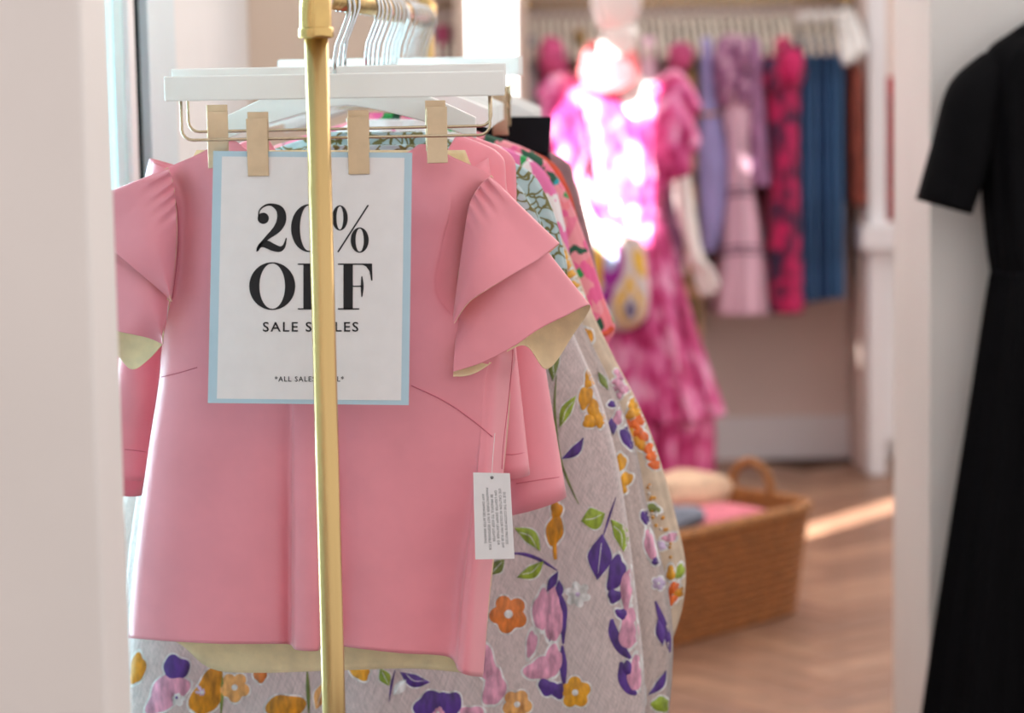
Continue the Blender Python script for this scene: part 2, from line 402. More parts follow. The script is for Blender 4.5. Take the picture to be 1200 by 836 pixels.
def bar_hanger(y, yaw, label, clips, dz=0, name='clip_hanger', group=None, lift=0, droop=0):
    r = root(name, (railx(y), y, RZ + dz), label, 'hanger', group); T = xf(y, yaw, dz)
    v, f = tubev(hook_pts(), .0022, 10); mk('hook', [T(p) for p in v], f, 'steel', r)
    v, f = boxv((HOFF, 0, -.098 + lift), (.376, .015, .0275)); mk('bar', [T(p) for p in v], f, 'hanger_white', r, smooth=False, bev=.0015)
    pts = [V((-.156, 0, -.108))]
    zb = -.155 + lift; rr = .012
    pts = [V((HOFF - .171, 0, -.108 + lift)), V((HOFF - .171, 0, zb + rr))] + [V((HOFF - .171 + rr - rr * math.cos(a), 0, zb + rr - rr * math.sin(a))) for a in (.4, .8, 1.2, 1.57)]
    pts += [V((HOFF * 2 - p.x, p.y, p.z)) for p in reversed(pts)]
    v, f = tubev(pts, .0017, 8); mk('wire', [T(p) for p in v], f, 'wire_gold', r)
    for c in clips: clip_at(T, r, c, zb)
    return r, T
def shoulder_hanger(y, yaw, label, dz=0, group='white shoulder hangers on the gold rack', w=.19, drop=.072):
    r = root('shoulder_hanger', (railx(y), y, RZ + dz), label, 'hanger', group); T = xf(y, yaw, dz)
    v, f = tubev(hook_pts(), .0022, 10); mk('hook', [T(p) for p in v], f, 'steel', r)
    vs, fs = [], []; n = 24
    for i in range(n + 1):
        s = -1 + 2 * i / n; zt = -.084 - drop * abs(s) ** 1.25 ; th = .044 * (1 - .45 * abs(s)); hy = .006
        x = HOFF + w * s
        for (dy, z) in ((-hy, zt), (hy, zt), (hy, zt - th), (-hy, zt - th)): vs.append(T((x, dy, z)))
    for i in range(n):
        for k in range(4): fs.append((i * 4 + k, i * 4 + (k + 1) % 4, (i + 1) * 4 + (k + 1) % 4, (i + 1) * 4 + k))
    fs += [(3, 2, 1, 0), (n * 4, n * 4 + 1, n * 4 + 2, n * 4 + 3)]
    mk('arms', vs, fs, 'hanger_white', r, bev=.0015, smooth=False)
    return r
YH = 2.85
sx = lambda px: P(px, 157, YH).x - railx(YH)
hA, TA = bar_hanger(YH, 0, 'white bar hanger with gold clips gripping the sale sign', [sx(302), sx(420)])
bar_hanger(2.905, math.radians(7), 'white clip hanger twisted behind the hanger with the sale sign', [sx(243) + .004, sx(508)], lift=.008)
bar_hanger(3.72, math.radians(-20), 'white clip hanger carrying the black skirt, swung out past the others', [.08, .165], lift=.014)
# ---------------------------------------------------------------- sale sign
YS = 2.8462
sg = root('sale_sign', P(363, 472, YS), 'white 20% OFF sale sign with pale blue border clipped to a hanger', 'sign')
def quad_slab(name, cs, y, th, mt, parent):
    a = [P(*c, y) for c in cs]; b = [p + V((0, th, 0)) for p in a]
    return mk(name, a + b, [(3, 2, 1, 0), (4, 5, 6, 7), (0, 1, 5, 4), (1, 2, 6, 5), (2, 3, 7, 6), (3, 0, 4, 7)], mt, parent, smooth=False)
quad_slab('backing_card', [(250, 177), (483, 179), (479, 475), (243.5, 472.5)], YS, .0012, 'card_blue', sg)
paper = quad_slab('paper', [(260, 183.5), (474, 185), (470, 469.5), (254, 467.5)], YS - .0006, .0005, 'paper', sg)
YL = YS - .0012
def flat(name, polys, mt, parent, y=YL):
    """polys: list of (verts px, faces)"""
    vs, fs = [], []
    for v, f in polys:
        o = len(vs); vs += [P(a, b, y) for a, b in v]; fs += [tuple(i + o for i in q) for q in f]
    return mk(name, vs, fs, mt, parent, smooth=False, sol=(.0003, 1))
def ring_poly(cx, cy, a, b, ai, bi, n=48):
    v = []
    for k in range(n):
        w = 2 * math.pi * k / n; v += [(cx + a * math.cos(w), cy + b * math.sin(w)), (cx + ai * math.cos(w), cy + bi * math.sin(w))]
    return v, [(2 * k, 2 * ((k + 1) % n), 2 * ((k + 1) % n) + 1, 2 * k + 1) for k in range(n)]
def rect_poly(x0, y0, x1, y1): return [(x0, y0), (x1, y0), (x1, y1), (x0, y1)], [(0, 1, 2, 3)]
def disc_poly(cx, cy, r, n=20): return [(cx + r * math.cos(2 * math.pi * k / n), cy + r * math.sin(2 * math.pi * k / n)) for k in range(n)], [tuple(range(n))]
def stroke(pts, ws, n=40):
    p = [V((a, b, 0)) for a, b in pts]; wv = [V((w, 0, 0)) for w in ws]; v = []
    for i in range(n + 1):
        t = i / n; c = cr(p, t); d = cr(p, min(1, t + .01)) - cr(p, max(0, t - .01)); nn = V((-d.y, d.x, 0)).normalized(); w = max(.3, cr(wv, t).x) / 2
        v += [(c.x + nn.x * w, c.y + nn.y * w), (c.x - nn.x * w, c.y - nn.y * w)]
    return v, [(2 * i, 2 * i + 1, 2 * i + 3, 2 * i + 2) for i in range(n)]
def sign_letter(polys): o = flat('letter', polys, 'ink', sg); return o
sign_letter([disc_poly(308.5, 256, 6.6), stroke([(303, 257), (304, 247), (311, 241), (319, 240.3), (328, 246), (330, 257), (325, 268), (313, 279), (303, 289), (301, 295)], [1.4, 1.6, 2.2, 3.5, 9, 11, 9.5, 5, 2.4, 1.2]),
             stroke([(301.5, 294), (305, 288), (312, 286.5), (320, 290), (328, 292), (333, 288), (335.5, 279)], [2.5, 5, 9, 8.5, 6.5, 3.5, 1.2])])
sign_letter([ring_poly(362, 267.5, 21, 28, 10.5, 26.6)])
sign_letter([ring_poly(398.3, 255.5, 9.2, 14.8, 4, 13.6), ring_poly(421.5, 281.5, 10.6, 14.8, 4.8, 13.6), stroke([(431.5, 240.5), (396, 295.5)], [1.8, 1.8], 4)])
sign_letter([ring_poly(319, 335.5, 27, 28, 15, 26.6)])
def F_at(x):
    return [rect_poly(x + 6.5, 309, x + 17.5, 363), rect_poly(x, 309, x + 40, 310.6), rect_poly(x, 361.4, x + 25, 363), rect_poly(x + 17, 335, x + 29, 336.4),
            stroke([(x + 28, 324), (x + 28.5, 336), (x + 28, 348)], [1.2, 3.4, 1.2], 10), ([(x + 28, 310), (x + 40, 310), (x + 40.5, 329), (x + 39, 329), (x + 37, 318), (x + 33, 312.5)], [(0, 1, 2, 3, 4, 5)])]
sign_letter(F_at(349)); sign_letter(F_at(396))
def text_mesh(s, spacing=1.0, weight=0):
    c = bpy.data.curves.new('t', 'FONT'); c.body = s; c.size = 1; c.space_character = spacing; c.offset = weight; c.resolution_u = 3
    o = bpy.data.objects.new('t', c); COL.objects.link(o); bpy.context.view_layer.update()
    me = bpy.data.meshes.new_from_object(o.evaluated_get(bpy.context.evaluated_depsgraph_get()))
    vs = [v.co.copy() for v in me.vertices]; fs = [tuple(p.vertices) for p in me.polygons]
    bpy.data.objects.remove(o); bpy.data.curves.remove(c); bpy.data.meshes.remove(me)
    return vs, fs
def text_px(name, s, x0, x1, y0, y1, mt, parent, y, spacing=1.15, weight=.0, fn=None):
    vs, fs = text_mesh(s, spacing, weight)
    ax, bx_ = min(v.x for v in vs), max(v.x for v in vs); az = min(v.y for v in vs); bz = max(v.y for v in vs)
    q = []
    for v in vs:
        a, b = (v.x - ax) / (bx_ - ax), (v.y - az) / (bz - az)
        q.append((x0 + (x1 - x0) * a, y1 + (y0 - y1) * b) if fn is None else fn(a, b))
    return mk(name, [P(a, b, y) for a, b in q], fs, mt, parent, smooth=False)
text_px('small_lettering', 'SALE STYLES', 308, 420, 377.5, 389, 'ink', sg, YL, 1.2, .012)
text_px('fine_print', '*ALL SALES FINAL*', 322, 403, 441, 447.5, 'ink', sg, YL, 1.2, .012)
# ---------------------------------------------------------------- pink ruffle blouse
YB = 2.955
bl = root('ruffle_blouse', (railx(YB) + .014, YB, P(380, 770, YB).z), 'pink leather-look blouse with tiered ruffle sleeves behind the sale sign', 'blouse')
def rowp(y, xs, dy, dys=None): return [P(x, y + (dys[i] if dys else 0), YB + dy[i]) for i, x in enumerate(xs)]
fr = []
A = -.02
def fx(L, R): return [L, L + (R - L) * .03, L + (R - L) * .12, L + (R - L) * .27, 322, 340, 347, 372, 381, 425, 470, L + (R - L) * .90, L + (R - L) * .93, L + (R - L) * .96, R]
def fd(k, e=.03, r=0): return [e, .01, -.012, -.02, -.02 + .004 * k, -.021 + .012 * k, -.021 - .014 * k, -.021 - .018 * k, -.02 + .012 * k, -.021 - .003 * k, -.021 + .002 * k, -.016 + .012 * r, -.012 - .018 * r, -.006 - .022 * r, e]
fr.append([P(x, y, YB + d) for x, y, d in [(196, 197, .012), (204, 193, .008), (225, 184, 0), (250, 172, 0), (274, 165, .004), (292, 178, .0), (330, 196, -.004), (365, 204, -.005), (398, 204, -.005), (440, 196, -.004), (478, 178, .0), (497, 169, .004), (535, 186, 0), (562, 198, .008), (578, 207, .012)]])
fr.append(rowp(235, fx(206, 556), fd(0, .002)))
fr.append(rowp(290, fx(207, 543), fd(0, .0)))
fr.append(rowp(350, fx(200, 540), fd(0, .004)))
fr.append(rowp(405, fx(190, 600), fd(0.05, .028)))
fr.append(rowp(450, fx(186, 598), fd(.15)))
fr.append(rowp(520, fx(175, 593), fd(.5, .03, .2)))
fr.append(rowp(600, fx(164, 585), fd(.8, .03, .6)))
fr.append(rowp(680, fx(155, 575), fd(1, .03, .9)))
fr.append(rowp(752, fx(150, 566), fd(1.1, .03, 1), [-4, -3, 0, 3, 3, 4, 10, 11, 4, 9, 14, 18, 34, 40, 42]))
_, BLB = surf('front_panel', fr, 168, 90, ['pink', 'lining'], bl, sol=(.0012, -1, 1))
bk = []
for (y, L, R) in [(176, 230, 545), (235, 206, 566), (330, 200, 585), (450, 188, 598), (600, 168, 585), (700, 158, 574)]:
    bk.append([P(L + (R - L) * k / 6, y, YB + .035 + .028 * math.sin(math.pi * k / 6)) for k in range(7)])
bk.append([P(x, y, YB + d) for x, y, d in [(152, 747, .032), (205, 752, .055), (245, 783, .06), (295, 789, .058), (400, 786, .056), (490, 784, .056), (566, 792, .033)]])
surf('back_panel', bk, 40, 40, ['lining', 'pink'], bl, sol=(.0012, -1, 1))
def tier(name, arm, hem, parent, back=None, ya=YB, gather=0, dfront=-.035, nu=80, nv=36, yo=.02, mt=('pink', 'lining'), wav=.004, wn=3.2, flip=False, fdep=None, bdep=None):
    """flared ruffle: front from top fold to inner end, wrapping round the back"""
    n = len(arm)
    f0 = [P(x, y, ya - .010) for x, y in arm]
    f1 = [P(x, y, ya + dfront * math.sin(math.pi * (.08 + .84 * i / (n - 1))) + yo * (1 - i / (n - 1)) ** 3) for i, (x, y) in enumerate(hem)]
    if fdep: f1 = [P(x, y, ya + fdep[i]) for i, (x, y) in enumerate(hem)]
    bkh = back or [(x, y + 2) for x, y in hem]
    b0 = [P(x, y, ya + .03) for x, y in arm]
    b1 = [P(x, y, ya + yo + .035 * math.sin(math.pi * (.05 + .9 * i / (n - 1)))) for i, (x, y) in enumerate(bkh)]
    if bdep: b1 = [P(x, y, ya + bdep[i]) for i, (x, y) in enumerate(bkh)]
    def mid(a, b, k, amt): return [p.lerp(q, k) + V((0, amt, 0)) for p, q in zip(a, b)]
    fm = mid(f0, f1, .45, -.012); bm = mid(b0, b1, .45, .008)
    def join(F, B): return list(reversed(F)) + B[1:]      # inner end (front) -> top fold -> inner end (back)
    rows = [join(f0, b0), join(fm, bm), join(f1, b1)]
    if flip: rows = [list(reversed(r)) for r in rows]
    def disp(u, v):
        if flip: u = 1 - u
        d = wav * v * math.sin(u * math.pi * 2 * wn)
        if gather: d += gather * max(0, 1 - v * 2.2) ** 1.3 * math.sin(u * 120) * math.exp(-((u - .38) / .13) ** 2)
        return V((0, d, 0))
    return surf(name, rows, nu * 2, nv, list(mt), parent, sol=(.0012, -1, 1), disp=disp)
t2arm = [(600, 240), (580, 262), (560, 290), (548, 320), (540, 355), (534, 392)]
tier('ruffle_lower', t2arm, [(692, 358), (662, 371), (630, 387), (602, 406), (566, 425), (531, 436)], bl,
     back=[(692, 359), (672, 392), (641, 433), (612, 405), (558, 437), (531, 442)], fdep=[.03, -.012, -.03, -.040, -.046, -.042], bdep=[.03, .055, .055, .03, -.026, -.036], yo=.03, wav=.0015)
tier('ruffle_upper', [(575, 206), (562, 218), (550, 240), (543, 280), (536, 330), (531, 368)], [(656, 285), (630, 305), (600, 322), (570, 340), (548, 356), (532, 379)], bl, gather=.0045, fdep=[.02, -.02, -.045, -.052, -.050, -.038], yo=.02, ya=YB - .010, wav=.003)
tier('ruffle_lower', [(172, 240), (180, 270), (188, 300), (194, 330), (196, 360), (192, 385)], [(66, 330), (104, 372), (135, 387), (156, 392), (175, 397), (191, 404)], bl,
     back=[(66, 332), (106, 392), (136, 416), (155, 433), (174, 422), (190, 405)], dfront=-.024, yo=.03, wav=.002, flip=True)
tier('ruffle_upper', [(197, 197), (203, 215), (206, 240), (207, 275), (205, 310), (201, 345)], [(88, 240), (112, 278), (137, 298), (160, 317), (182, 336), (201, 354)], bl, gather=.0045, dfront=-.028, yo=.02, ya=YB - .010, wav=.002, flip=True)
def cast(bvh, px, py, off):
    d = ray(px, py); h = bvh.ray_cast(CAM, d)
    return None if h[0] is None else h[0] - d * off
def seam(pts, parent, bvh, r=.0008, mt='pink_deep', name='seam', n=24, off=.0006):
    p = [V((a, b, 0)) for a, b in pts]; out = []
    for i in range(n + 1):
        c = cr(p, i / n); h = cast(bvh, c.x, c.y, off)
        if h is not None: out.append(h)
    if len(out) > 2: return tube(name, out, r, mt, parent, n=5)
seam([(189, 442), (210, 437), (231, 431)], bl, BLB, .0006); seam([(482, 452), (520, 470), (550, 490), (577, 512)], bl, BLB, .0006)
seam([(197, 200), (205, 230), (209, 260), (208, 300), (202, 350)], bl, BLB, .0007); seam([(601, 410), (598, 450), (590, 520), (588, 550)], bl, BLB, .0006)
# swing tag on the blouse
YT = 2.895
tg = root('swing_tag', P(577, 655, YT), 'small white swing tag with lines of print on the pink blouse', 'tag')
quad_slab('card', [(554.5, 554), (597.5, 555), (603, 655), (557, 656)], YT, .0007, 'paper', tg)
flat('eyelet', [disc_poly(576.5, 560, 1.9)], 'ink_grey', tg, YT - .0006)
tube('string', [P(576.5, 560, YT - .001), P(577, 545, YT - .004), P(578.5, 525, YT + .008), P(580, 508, YT + .02)], .0003, 'hanger_white', tg, n=5, spl=12)
LN = ['DUE TO THE CUSTOM DYE PROCESS', 'USE CAUTION AS COLOR MAY RUB OFF', 'ON LIGHTER DENIM LEATHER OR', 'BE MINDFUL TO KEEP LIGHTER', 'MANUFACTURER IS NOT RESPONSIBLE FOR', 'ANY DAMAGES AFTER WEARING']
for i, s in enumerate(LN):
    xt, yt, yb = 589.5 - i * 5.0, [577, 573, 575, 580, 572, 579][i], [638, 642, 639, 635, 645, 637][i]
    text_px('print_line', s, 0, 0, 0, 0, 'ink_grey', tg, YT - .0006, 1.1, .0, fn=lambda a, b, xt=xt, yt=yt, yb=yb: (xt + 2.9 * b + (yt + (yb - yt) * a - 577) * .055, yt + (yb - yt) * a))
shoulder_hanger(YB + .005, 0, 'white shoulder hanger inside the pink ruffle blouse', dz=.006, w=.15, drop=.06)
# ---------------------------------------------------------------- plain pink tops behind the blouse
def sleeve(name, rings, mt, parent, n=28, nv=16, sol=(.0012, -1, 1)):
    """rings: (pxL,pyL,pxR,pyR,Y,hd)"""
    L = [P(r[0], r[1], r[4]) for r in rings]; R = [P(r[2], r[3], r[4]) for r in rings]; D = [V((r[5], 0, 0)) for r in rings]
    vs = []
    for j in range(nv + 1):
        t = j / nv; a, b, d = cr(L, t), cr(R, t), cr(D, t).x
        for i in range(n):
            w = 2 * math.pi * i / n; p = (a + b) / 2 + (b - a) / 2 * math.cos(w); p.y -= d * math.sin(w); vs.append(p)
    fs = [(j * n + i, (j + 1) * n + i, (j + 1) * n + (i + 1) % n, j * n + (i + 1) % n) for j in range(nv) for i in range(n)]
    return mk(name, vs, fs, mt, parent, sol=sol), BVHTree.FromPolygons(vs, fs)
def pink_top(Y, dx, label, R, Lf, stR, stL):
    c = toPX(V((railx(Y) + .014, Y, 1.4)))[0]
    r = root('pink_top', (railx(Y), Y, P(c, 570, Y).z), label, 'top')
    body('bodice', [(c - 118 - dx, c + 114 + dx, 159, Y, .010), (c - 165 - dx, c + 160 + dx, 180, Y, .016), (c - 172 - dx, c + 168 + dx, 215, Y, .02), (c - 172, c + 172, 330, Y, .024), (c - 176, c + 176, 450, Y, .026), (c - 176, c + 172, 570, Y, .026)], 'pink', r, topfn=lambda s_, q_: .075 * min(1, max(0, 2.6 - abs(s_) * 2.7)), folds=[(2, 0, .004)], seed=int(Y * 100))
    for rg, stc in ((R, stR), (Lf, stL)):
        o, b = sleeve('sleeve', rg, ['pink', 'pink'], r)
        for line in stc: seam(line, r, b, .0005, 'pink_deep', 'hem_stitch', off=.0016)
    return r
pink_top(3.085, 0, 'plain pink top with stitched sleeve hems directly behind the ruffle blouse',
         [(520, 215, 572, 185, 3.08, .02), (548, 330, 592, 300, 3.075, .022), (565, 440, 606, 430, 3.066, .022), (575, 560, 620, 556, 3.064, .024)],
         [(180, 190, 232, 212, 3.08, .02), (152, 320, 196, 330, 3.075, .022), (138, 440, 186, 440, 3.066, .022), (112, 556, 170, 562, 3.064, .024)],
         [[(580, 531), (600, 533), (617, 530)]], [[(146, 527), (158, 528), (171, 530)]])
pink_top(3.150, 6, 'plain pink top with longer turned-up sleeve hems, hindmost of the pink ones',
         [(530, 205, 584, 190, 3.145, .02), (560, 320, 622, 320, 3.14, .024), (575, 440, 638, 430, 3.13, .026), (588, 604, 663, 582, 3.125, .03)],
         [(176, 186, 236, 205, 3.145, .02), (146, 320, 200, 330, 3.14, .024), (130, 440, 190, 440, 3.13, .026), (100, 570, 166, 580, 3.125, .03)],
         [[(605, 567), (630, 563), (658, 559)]], [[(146, 556), (155, 557), (164, 559)]])
# ---------------------------------------------------------------- embroidered dresses and printed shirts on the rack
def rack_garment(name, Y, label, cat, edge, mt, hd=.03, ys=None, folds=((3, .001, .008),), left=None, hang=True, mindiv=None, group=None, partname='body', ybot=None, neck=55, hlabel=None, seed=None):
    c = toPX(V((railx(Y) + .014, Y, 1.4)))[0]
    lim = toPX(V((-.535, Y, 1.2)))[0]
    y0 = edge[0][1]; y1 = ybot or edge[-1][1]
    rows = [(c - neck, c + neck, y0 - 10, Y, .010)]
    for k in range(13):
        y = y0 + (y1 - y0) * k / 12; R = lerp_edge(edge, y)
        L = lerp_edge(left, y) if left else 2 * c - R
        rows.append((max(L, lim), R, y, Y, hd * (.45 + .55 * min(1, k / 5))))
    r = root(name, (railx(Y), Y, P(c, y1, Y).z), label, cat, group)
    o, b = body(partname, rows, mt, r, folds=folds, n=96, nv=64, seed=seed if seed is not None else int(Y * 1000))
    if hang: shoulder_hanger(Y, math.radians(random.uniform(-3, 3)), hlabel or ('white shoulder hanger inside the ' + label.split(',')[0].split(' with ')[0]), w=.155, drop=.055, dz=.004)
    return r, b
g1, _ = rack_garment('printed_shirt', 3.215, 'pale blue shirt with olive branch print next to the pink tops', 'shirt', [(545, 180), (583, 196), (612, 222), (634, 262), (648, 310), (632, 400), (600, 520)], 'print_blue', hd=.022)
g2, _ = rack_garment('printed_shirt', 3.265, 'pale blue branch print shirt with the wider shoulder, second of the two', 'shirt', [(530, 165), (570, 178), (612, 196), (640, 230), (655, 270), (664, 320), (640, 410), (600, 540)], 'print_blue', hd=.022)
YD1, YD2, YC1 = 3.325, 3.39, 3.47
d1, BD1 = rack_garment('embroidered_dress', YD1, 'lilac-grey jacquard dress with purple and orange embroidered flowers, foremost under the pink blouse', 'dress',
    [(540, 185), (610, 240), (648, 320), (668, 385), (690, 432), (706, 480), (722, 540), (734, 620), (743, 700), (752, 780), (752, 850), (745, 1000)], 'jacquard', hd=.034, folds=((2, 0, .010), (5, 0, .004)), seed=5)
d2, BD2 = rack_garment('embroidered_dress', YD2, 'grey jacquard dress with purple sprays, its folds edging the foremost flowered dress', 'dress',
    [(540, 185), (610, 240), (655, 320), (690, 400), (716, 452), (742, 520), (758, 600), (774, 660), (785, 720), (787, 780), (779, 836), (770, 1000)], 'jacquard_b', hd=.034, folds=((4, .001, .012), (9, 0, .006)), seed=3)
g5, BC1 = rack_garment('embroidered_coat', YC1, 'cream coat with orange flowers and gold beads along its sleeve', 'coat',
    [(540, 170), (606, 205), (640, 245), (672, 312), (702, 390), (738, 455), (765, 520), (789, 600), (801, 668), (797, 710), (786, 745), (778, 765)], 'linen_cream', hd=.034, folds=((3, 0, .008),), seed=8)
g6, BG6 = rack_garment('printed_blouse', 3.53, 'white blouse printed with pink and green blocks, behind the blue shirts', 'blouse', [(520, 150), (568, 160), (604, 176), (640, 200), (654, 232), (666, 290), (668, 420), (660, 560)], 'print_white_pink', hd=.022)
g7, BG7 = rack_garment('printed_blouse', 3.60, 'pink blouse with green block print and long sleeve edged coral', 'blouse', [(520, 142), (566, 152), (628, 180), (658, 216), (678, 262), (694, 310), (706, 350), (720, 382), (716, 396), (700, 420), (680, 560)], 'print_pink_green', hd=.022)
seam([(703, 392), (709, 391), (714, 388), (718, 384)], g7, BG7, .004, 'coral_cloth', 'sleeve_edge', off=.001)
# black skirt clipped on the swung-out hanger
YK = 3.72
kx = [(568, 136), (646, 143)]
sk = root('black_skirt', P(600, 500, YK), 'black skirt with wide waistband clipped to the swung-out hanger', 'skirt')
body('waistband', [(540, 646, 137, YK, .012), (540, 645, 150, YK, .013), (540, 643, 182, YK, .014)], 'black_cloth', sk, n=40, nv=8)
body('skirt_panel', [(540, 643, 180, YK, .013), (530, 652, 230, YK, .02), (520, 660, 330, YK, .03), (510, 670, 520, YK, .036)], 'black_cloth', sk, folds=((4, 0, .006),), n=64, nv=24)
g8, _ = rack_garment('mauve_cardigan', 3.82, 'dusty mauve cardigan behind the black skirt', 'cardigan', [(560, 150), (620, 160), (650, 176), (668, 200), (682, 245), (693, 290), (702, 340), (700, 420), (690, 560)], 'mauve_cloth', hd=.026)
g9, _ = rack_garment('coral_blouse', 3.66, 'coral red blouse between the pink printed blouse and black skirt', 'blouse', [(540, 150), (610, 168), (650, 192), (668, 226), (684, 290), (694, 340), (690, 560)], 'coral_cloth', hd=.016)
for k, y in enumerate((3.9, 3.98, 4.07, 4.16, 4.25)):
    shoulder_hanger(y, math.radians(random.uniform(-3, 3)), 'empty white shoulder hanger towards the rear end of the gold rail', group='empty hangers on the gold rail')
# embroidery
def polar(bvh, cx, cy, rf, mt, parent, base=.0006, dome=.0015, rings=3, n=36, name='embroidered_flower', rot=0, sxy=(1, 1)):
    vs, fs = [], []; base += .0008
    c = cast(bvh, cx, cy, base + dome)
    if c is None: return None
    vs.append(c); ok = {0: True}
    for r in range(1, rings + 1):
        k = r / rings
        for i in range(n):
            w = 2 * math.pi * i / n; rr = rf(w) * k; x, y = rr * math.cos(w) * sxy[0], rr * math.sin(w) * sxy[1]
            x, y = x * math.cos(rot) - y * math.sin(rot), x * math.sin(rot) + y * math.cos(rot)
            h = cast(bvh, cx + x, cy + y, base + dome * (1 - k * k)); ok[len(vs)] = h is not None; vs.append(h or c)
    for i in range(n): fs.append((0, 1 + i, 1 + (i + 1) % n))
    for r in range(rings - 1):
        for i in range(n): a, b = 1 + r * n, 1 + (r + 1) * n; fs.append((a + i, b + i, b + (i + 1) % n, a + (i + 1) % n))
    fs = [f for f in fs if all(ok[i] for i in f)]
    return mk(name, vs, fs, mt, parent) if fs else None
def strip(bvh, pts, ws, mt, parent, base=.0006, dome=.0014, n=18, m=4, name='embroidered_leaf'):
    base += .0008
    p = [V((a, b, 0)) for a, b in pts]; wv = [V((w, 0, 0)) for w in ws]; vs, ok = [], []
    for i in range(n + 1):
        t = i / n; c = cr(p, t); d = cr(p, min(1, t + .01)) - cr(p, max(0, t - .01)); nn = V((-d.y, d.x, 0)).normalized(); w = max(.25, cr(wv, t).x) / 2
        for k in range(m + 1):
            s = -1 + 2 * k / m; q = c + nn * w * s; h = cast(bvh, q.x, q.y, base + dome * (1 - s * s)); ok.append(h is not None); vs.append(h or V((0, 0, 0)))
    fs = [(i * (m + 1) + k, i * (m + 1) + k + 1, (i + 1) * (m + 1) + k + 1, (i + 1) * (m + 1) + k) for i in range(n) for k in range(m)]
    fs = [f for f in fs if all(ok[i] for i in f)]
    if not fs: return None
    for i, v in enumerate(vs):
        if not ok[i]: vs[i] = vs[fs[0][0]]
    return mk(name, vs, fs, mt, parent)
def leaf(bvh, par, a, b, w, col, bend=0, name='embroidered_leaf', vein='silver'):
    mx = ((a[0] + b[0]) / 2 - (b[1] - a[1]) * bend, (a[1] + b[1]) / 2 + (b[0] - a[0]) * bend)
    o = strip(bvh, [a, mx, b], [1, w * 1.25 + 3.4, 1.6], 'thread_silver', par, base=.0004, dome=.0002, name=name)
    if o is None: return
    strip(bvh, [a, mx, b], [.6, w * 1.25, .6], 'thread_' + col, o, base=.0012, dome=.0018, name='stitching')
    if vein: strip(bvh, [(a[0] * .8 + b[0] * .2, a[1] * .8 + b[1] * .2), mx, (a[0] * .15 + b[0] * .85, a[1] * .15 + b[1] * .85)], [.7, .9, .4], 'thread_' + vein, o, base=.0030, dome=.0004, m=2, name='vein')
def flower(bvh, par, cx, cy, r, col, n=5, centre='silver', rot=0, depth=.32, cr_=.2):
    rf = lambda w: r * (1 - depth + depth * abs(math.cos(n * (w - rot) / 2)) ** .7 * 1.0)
    o = polar(bvh, cx, cy, lambda w: rf(w) + 2.0, 'thread_silver', par, base=.0004, dome=.0002)
    if o is None: return
    polar(bvh, cx, cy, rf, 'thread_' + col, o, base=.0012, dome=.0022, name='petals')
    if centre: polar(bvh, cx, cy, lambda w: r * cr_, 'thread_' + centre, o, base=.0038, dome=.001, rings=2, n=14, name='flower_centre')
def blob(bvh, par, cx, cy, rx, ry, col, rot=0, k=3, amp=.12, seed=0):
    ph = seed * 1.7
    rf = lambda w: 1 + amp * math.sin(k * w + ph) + amp * .5 * math.sin((k + 2) * w + 2 * ph)
    R_ = math.radians(rot)
    o = polar(bvh, cx, cy, lambda w: rf(w) + 2.0 / min(rx, ry), 'thread_silver', par, base=.0004, dome=.0002, rot=R_, sxy=(rx, ry), name='embroidered_petal')
    if o is None: return
    polar(bvh, cx, cy, rf, 'thread_' + col, o, base=.0012, dome=.002, rot=R_, sxy=(rx, ry), name='stitching')
def stem(bvh, par, pts, w, col): strip(bvh, pts, [w * .3] + [w] * (len(pts) - 2) + [w * .3], 'thread_' + col, par, base=.0005, dome=.0012, m=2, n=24, name='embroidered_stem')
D = (BD1, d1)
leaf(*D, (603, 619), (633, 646), 13, 'green', -.12); leaf(*D, (606, 677), (637, 658), 12, 'green', .1); leaf(*D, (574, 674), (591, 656), 12, 'moss')
stem(*D, [(598, 649), (615, 650), (634, 657), (653, 669)], 4, 'purple')
blob(*D, 652, 598, 7, 10, 'gold', 0, seed=1); blob(*D, 650, 622, 10.5, 17, 'gold', 0, 2, seed=2); strip(BD1, [(650, 637), (650, 646), (651, 656)], [5, 5, 4], 'thread_gold', d1, name='embroidered_stem')
leaf(*D, (641, 694), (654, 670), 8, 'purple', 0, vein=None); leaf(*D, (655, 680), (656, 702), 8, 'purple', 0, vein=None)
stem(*D, [(652, 690), (660, 710), (660, 730), (660, 755)], 8, 'purple'); stem(*D, [(659, 757), (660, 780), (661, 806)], 9, 'purple')
blob(*D, 634, 715, 9, 24, 'rose', 6, seed=3); blob(*D, 649, 722, 10, 32, 'rose', 0, seed=4); blob(*D, 623, 755, 6, 15, 'rose', 8, seed=5)
blob(*D, 632, 784, 18, 12, 'rose', -25, seed=6); blob(*D, 648, 776, 10, 20, 'rose', 10, seed=1); blob(*D, 642, 806, 12, 9, 'purple', 25, seed=2); blob(*D, 654, 810, 9, 9, 'purple', 25, seed=3)
stem(*D, [(644, 732), (645, 742), (644, 752)], 4, 'purple')
flower(*D, 596, 720, 23, 'rust', 5, rot=.5, cr_=.22); flower(*D, 606, 826, 18, 'peach', 5, rot=.2); flower(*D, 674, 812, 19, 'orange', 5, rot=.9)
blob(*D, 570, 778, 11, 22, 'rose', -10, seed=7); blob(*D, 579, 806, 13, 22, 'rose', 8, seed=8)
flower(*D, 677, 697, 14, 'silver', 6, 'lilac', .3, .5)
leaf(*D, (657, 407), (648, 447), 10, 'moss', .1); leaf(*D, (675, 464), (656, 501), 10, 'green', .06); leaf(*D, (684, 513), (658, 538), 9, 'purple', -.12, vein=None)
stem(*D, [(652, 440), (650, 480), (655, 530), (664, 560), (678, 591)], 3, 'moss')
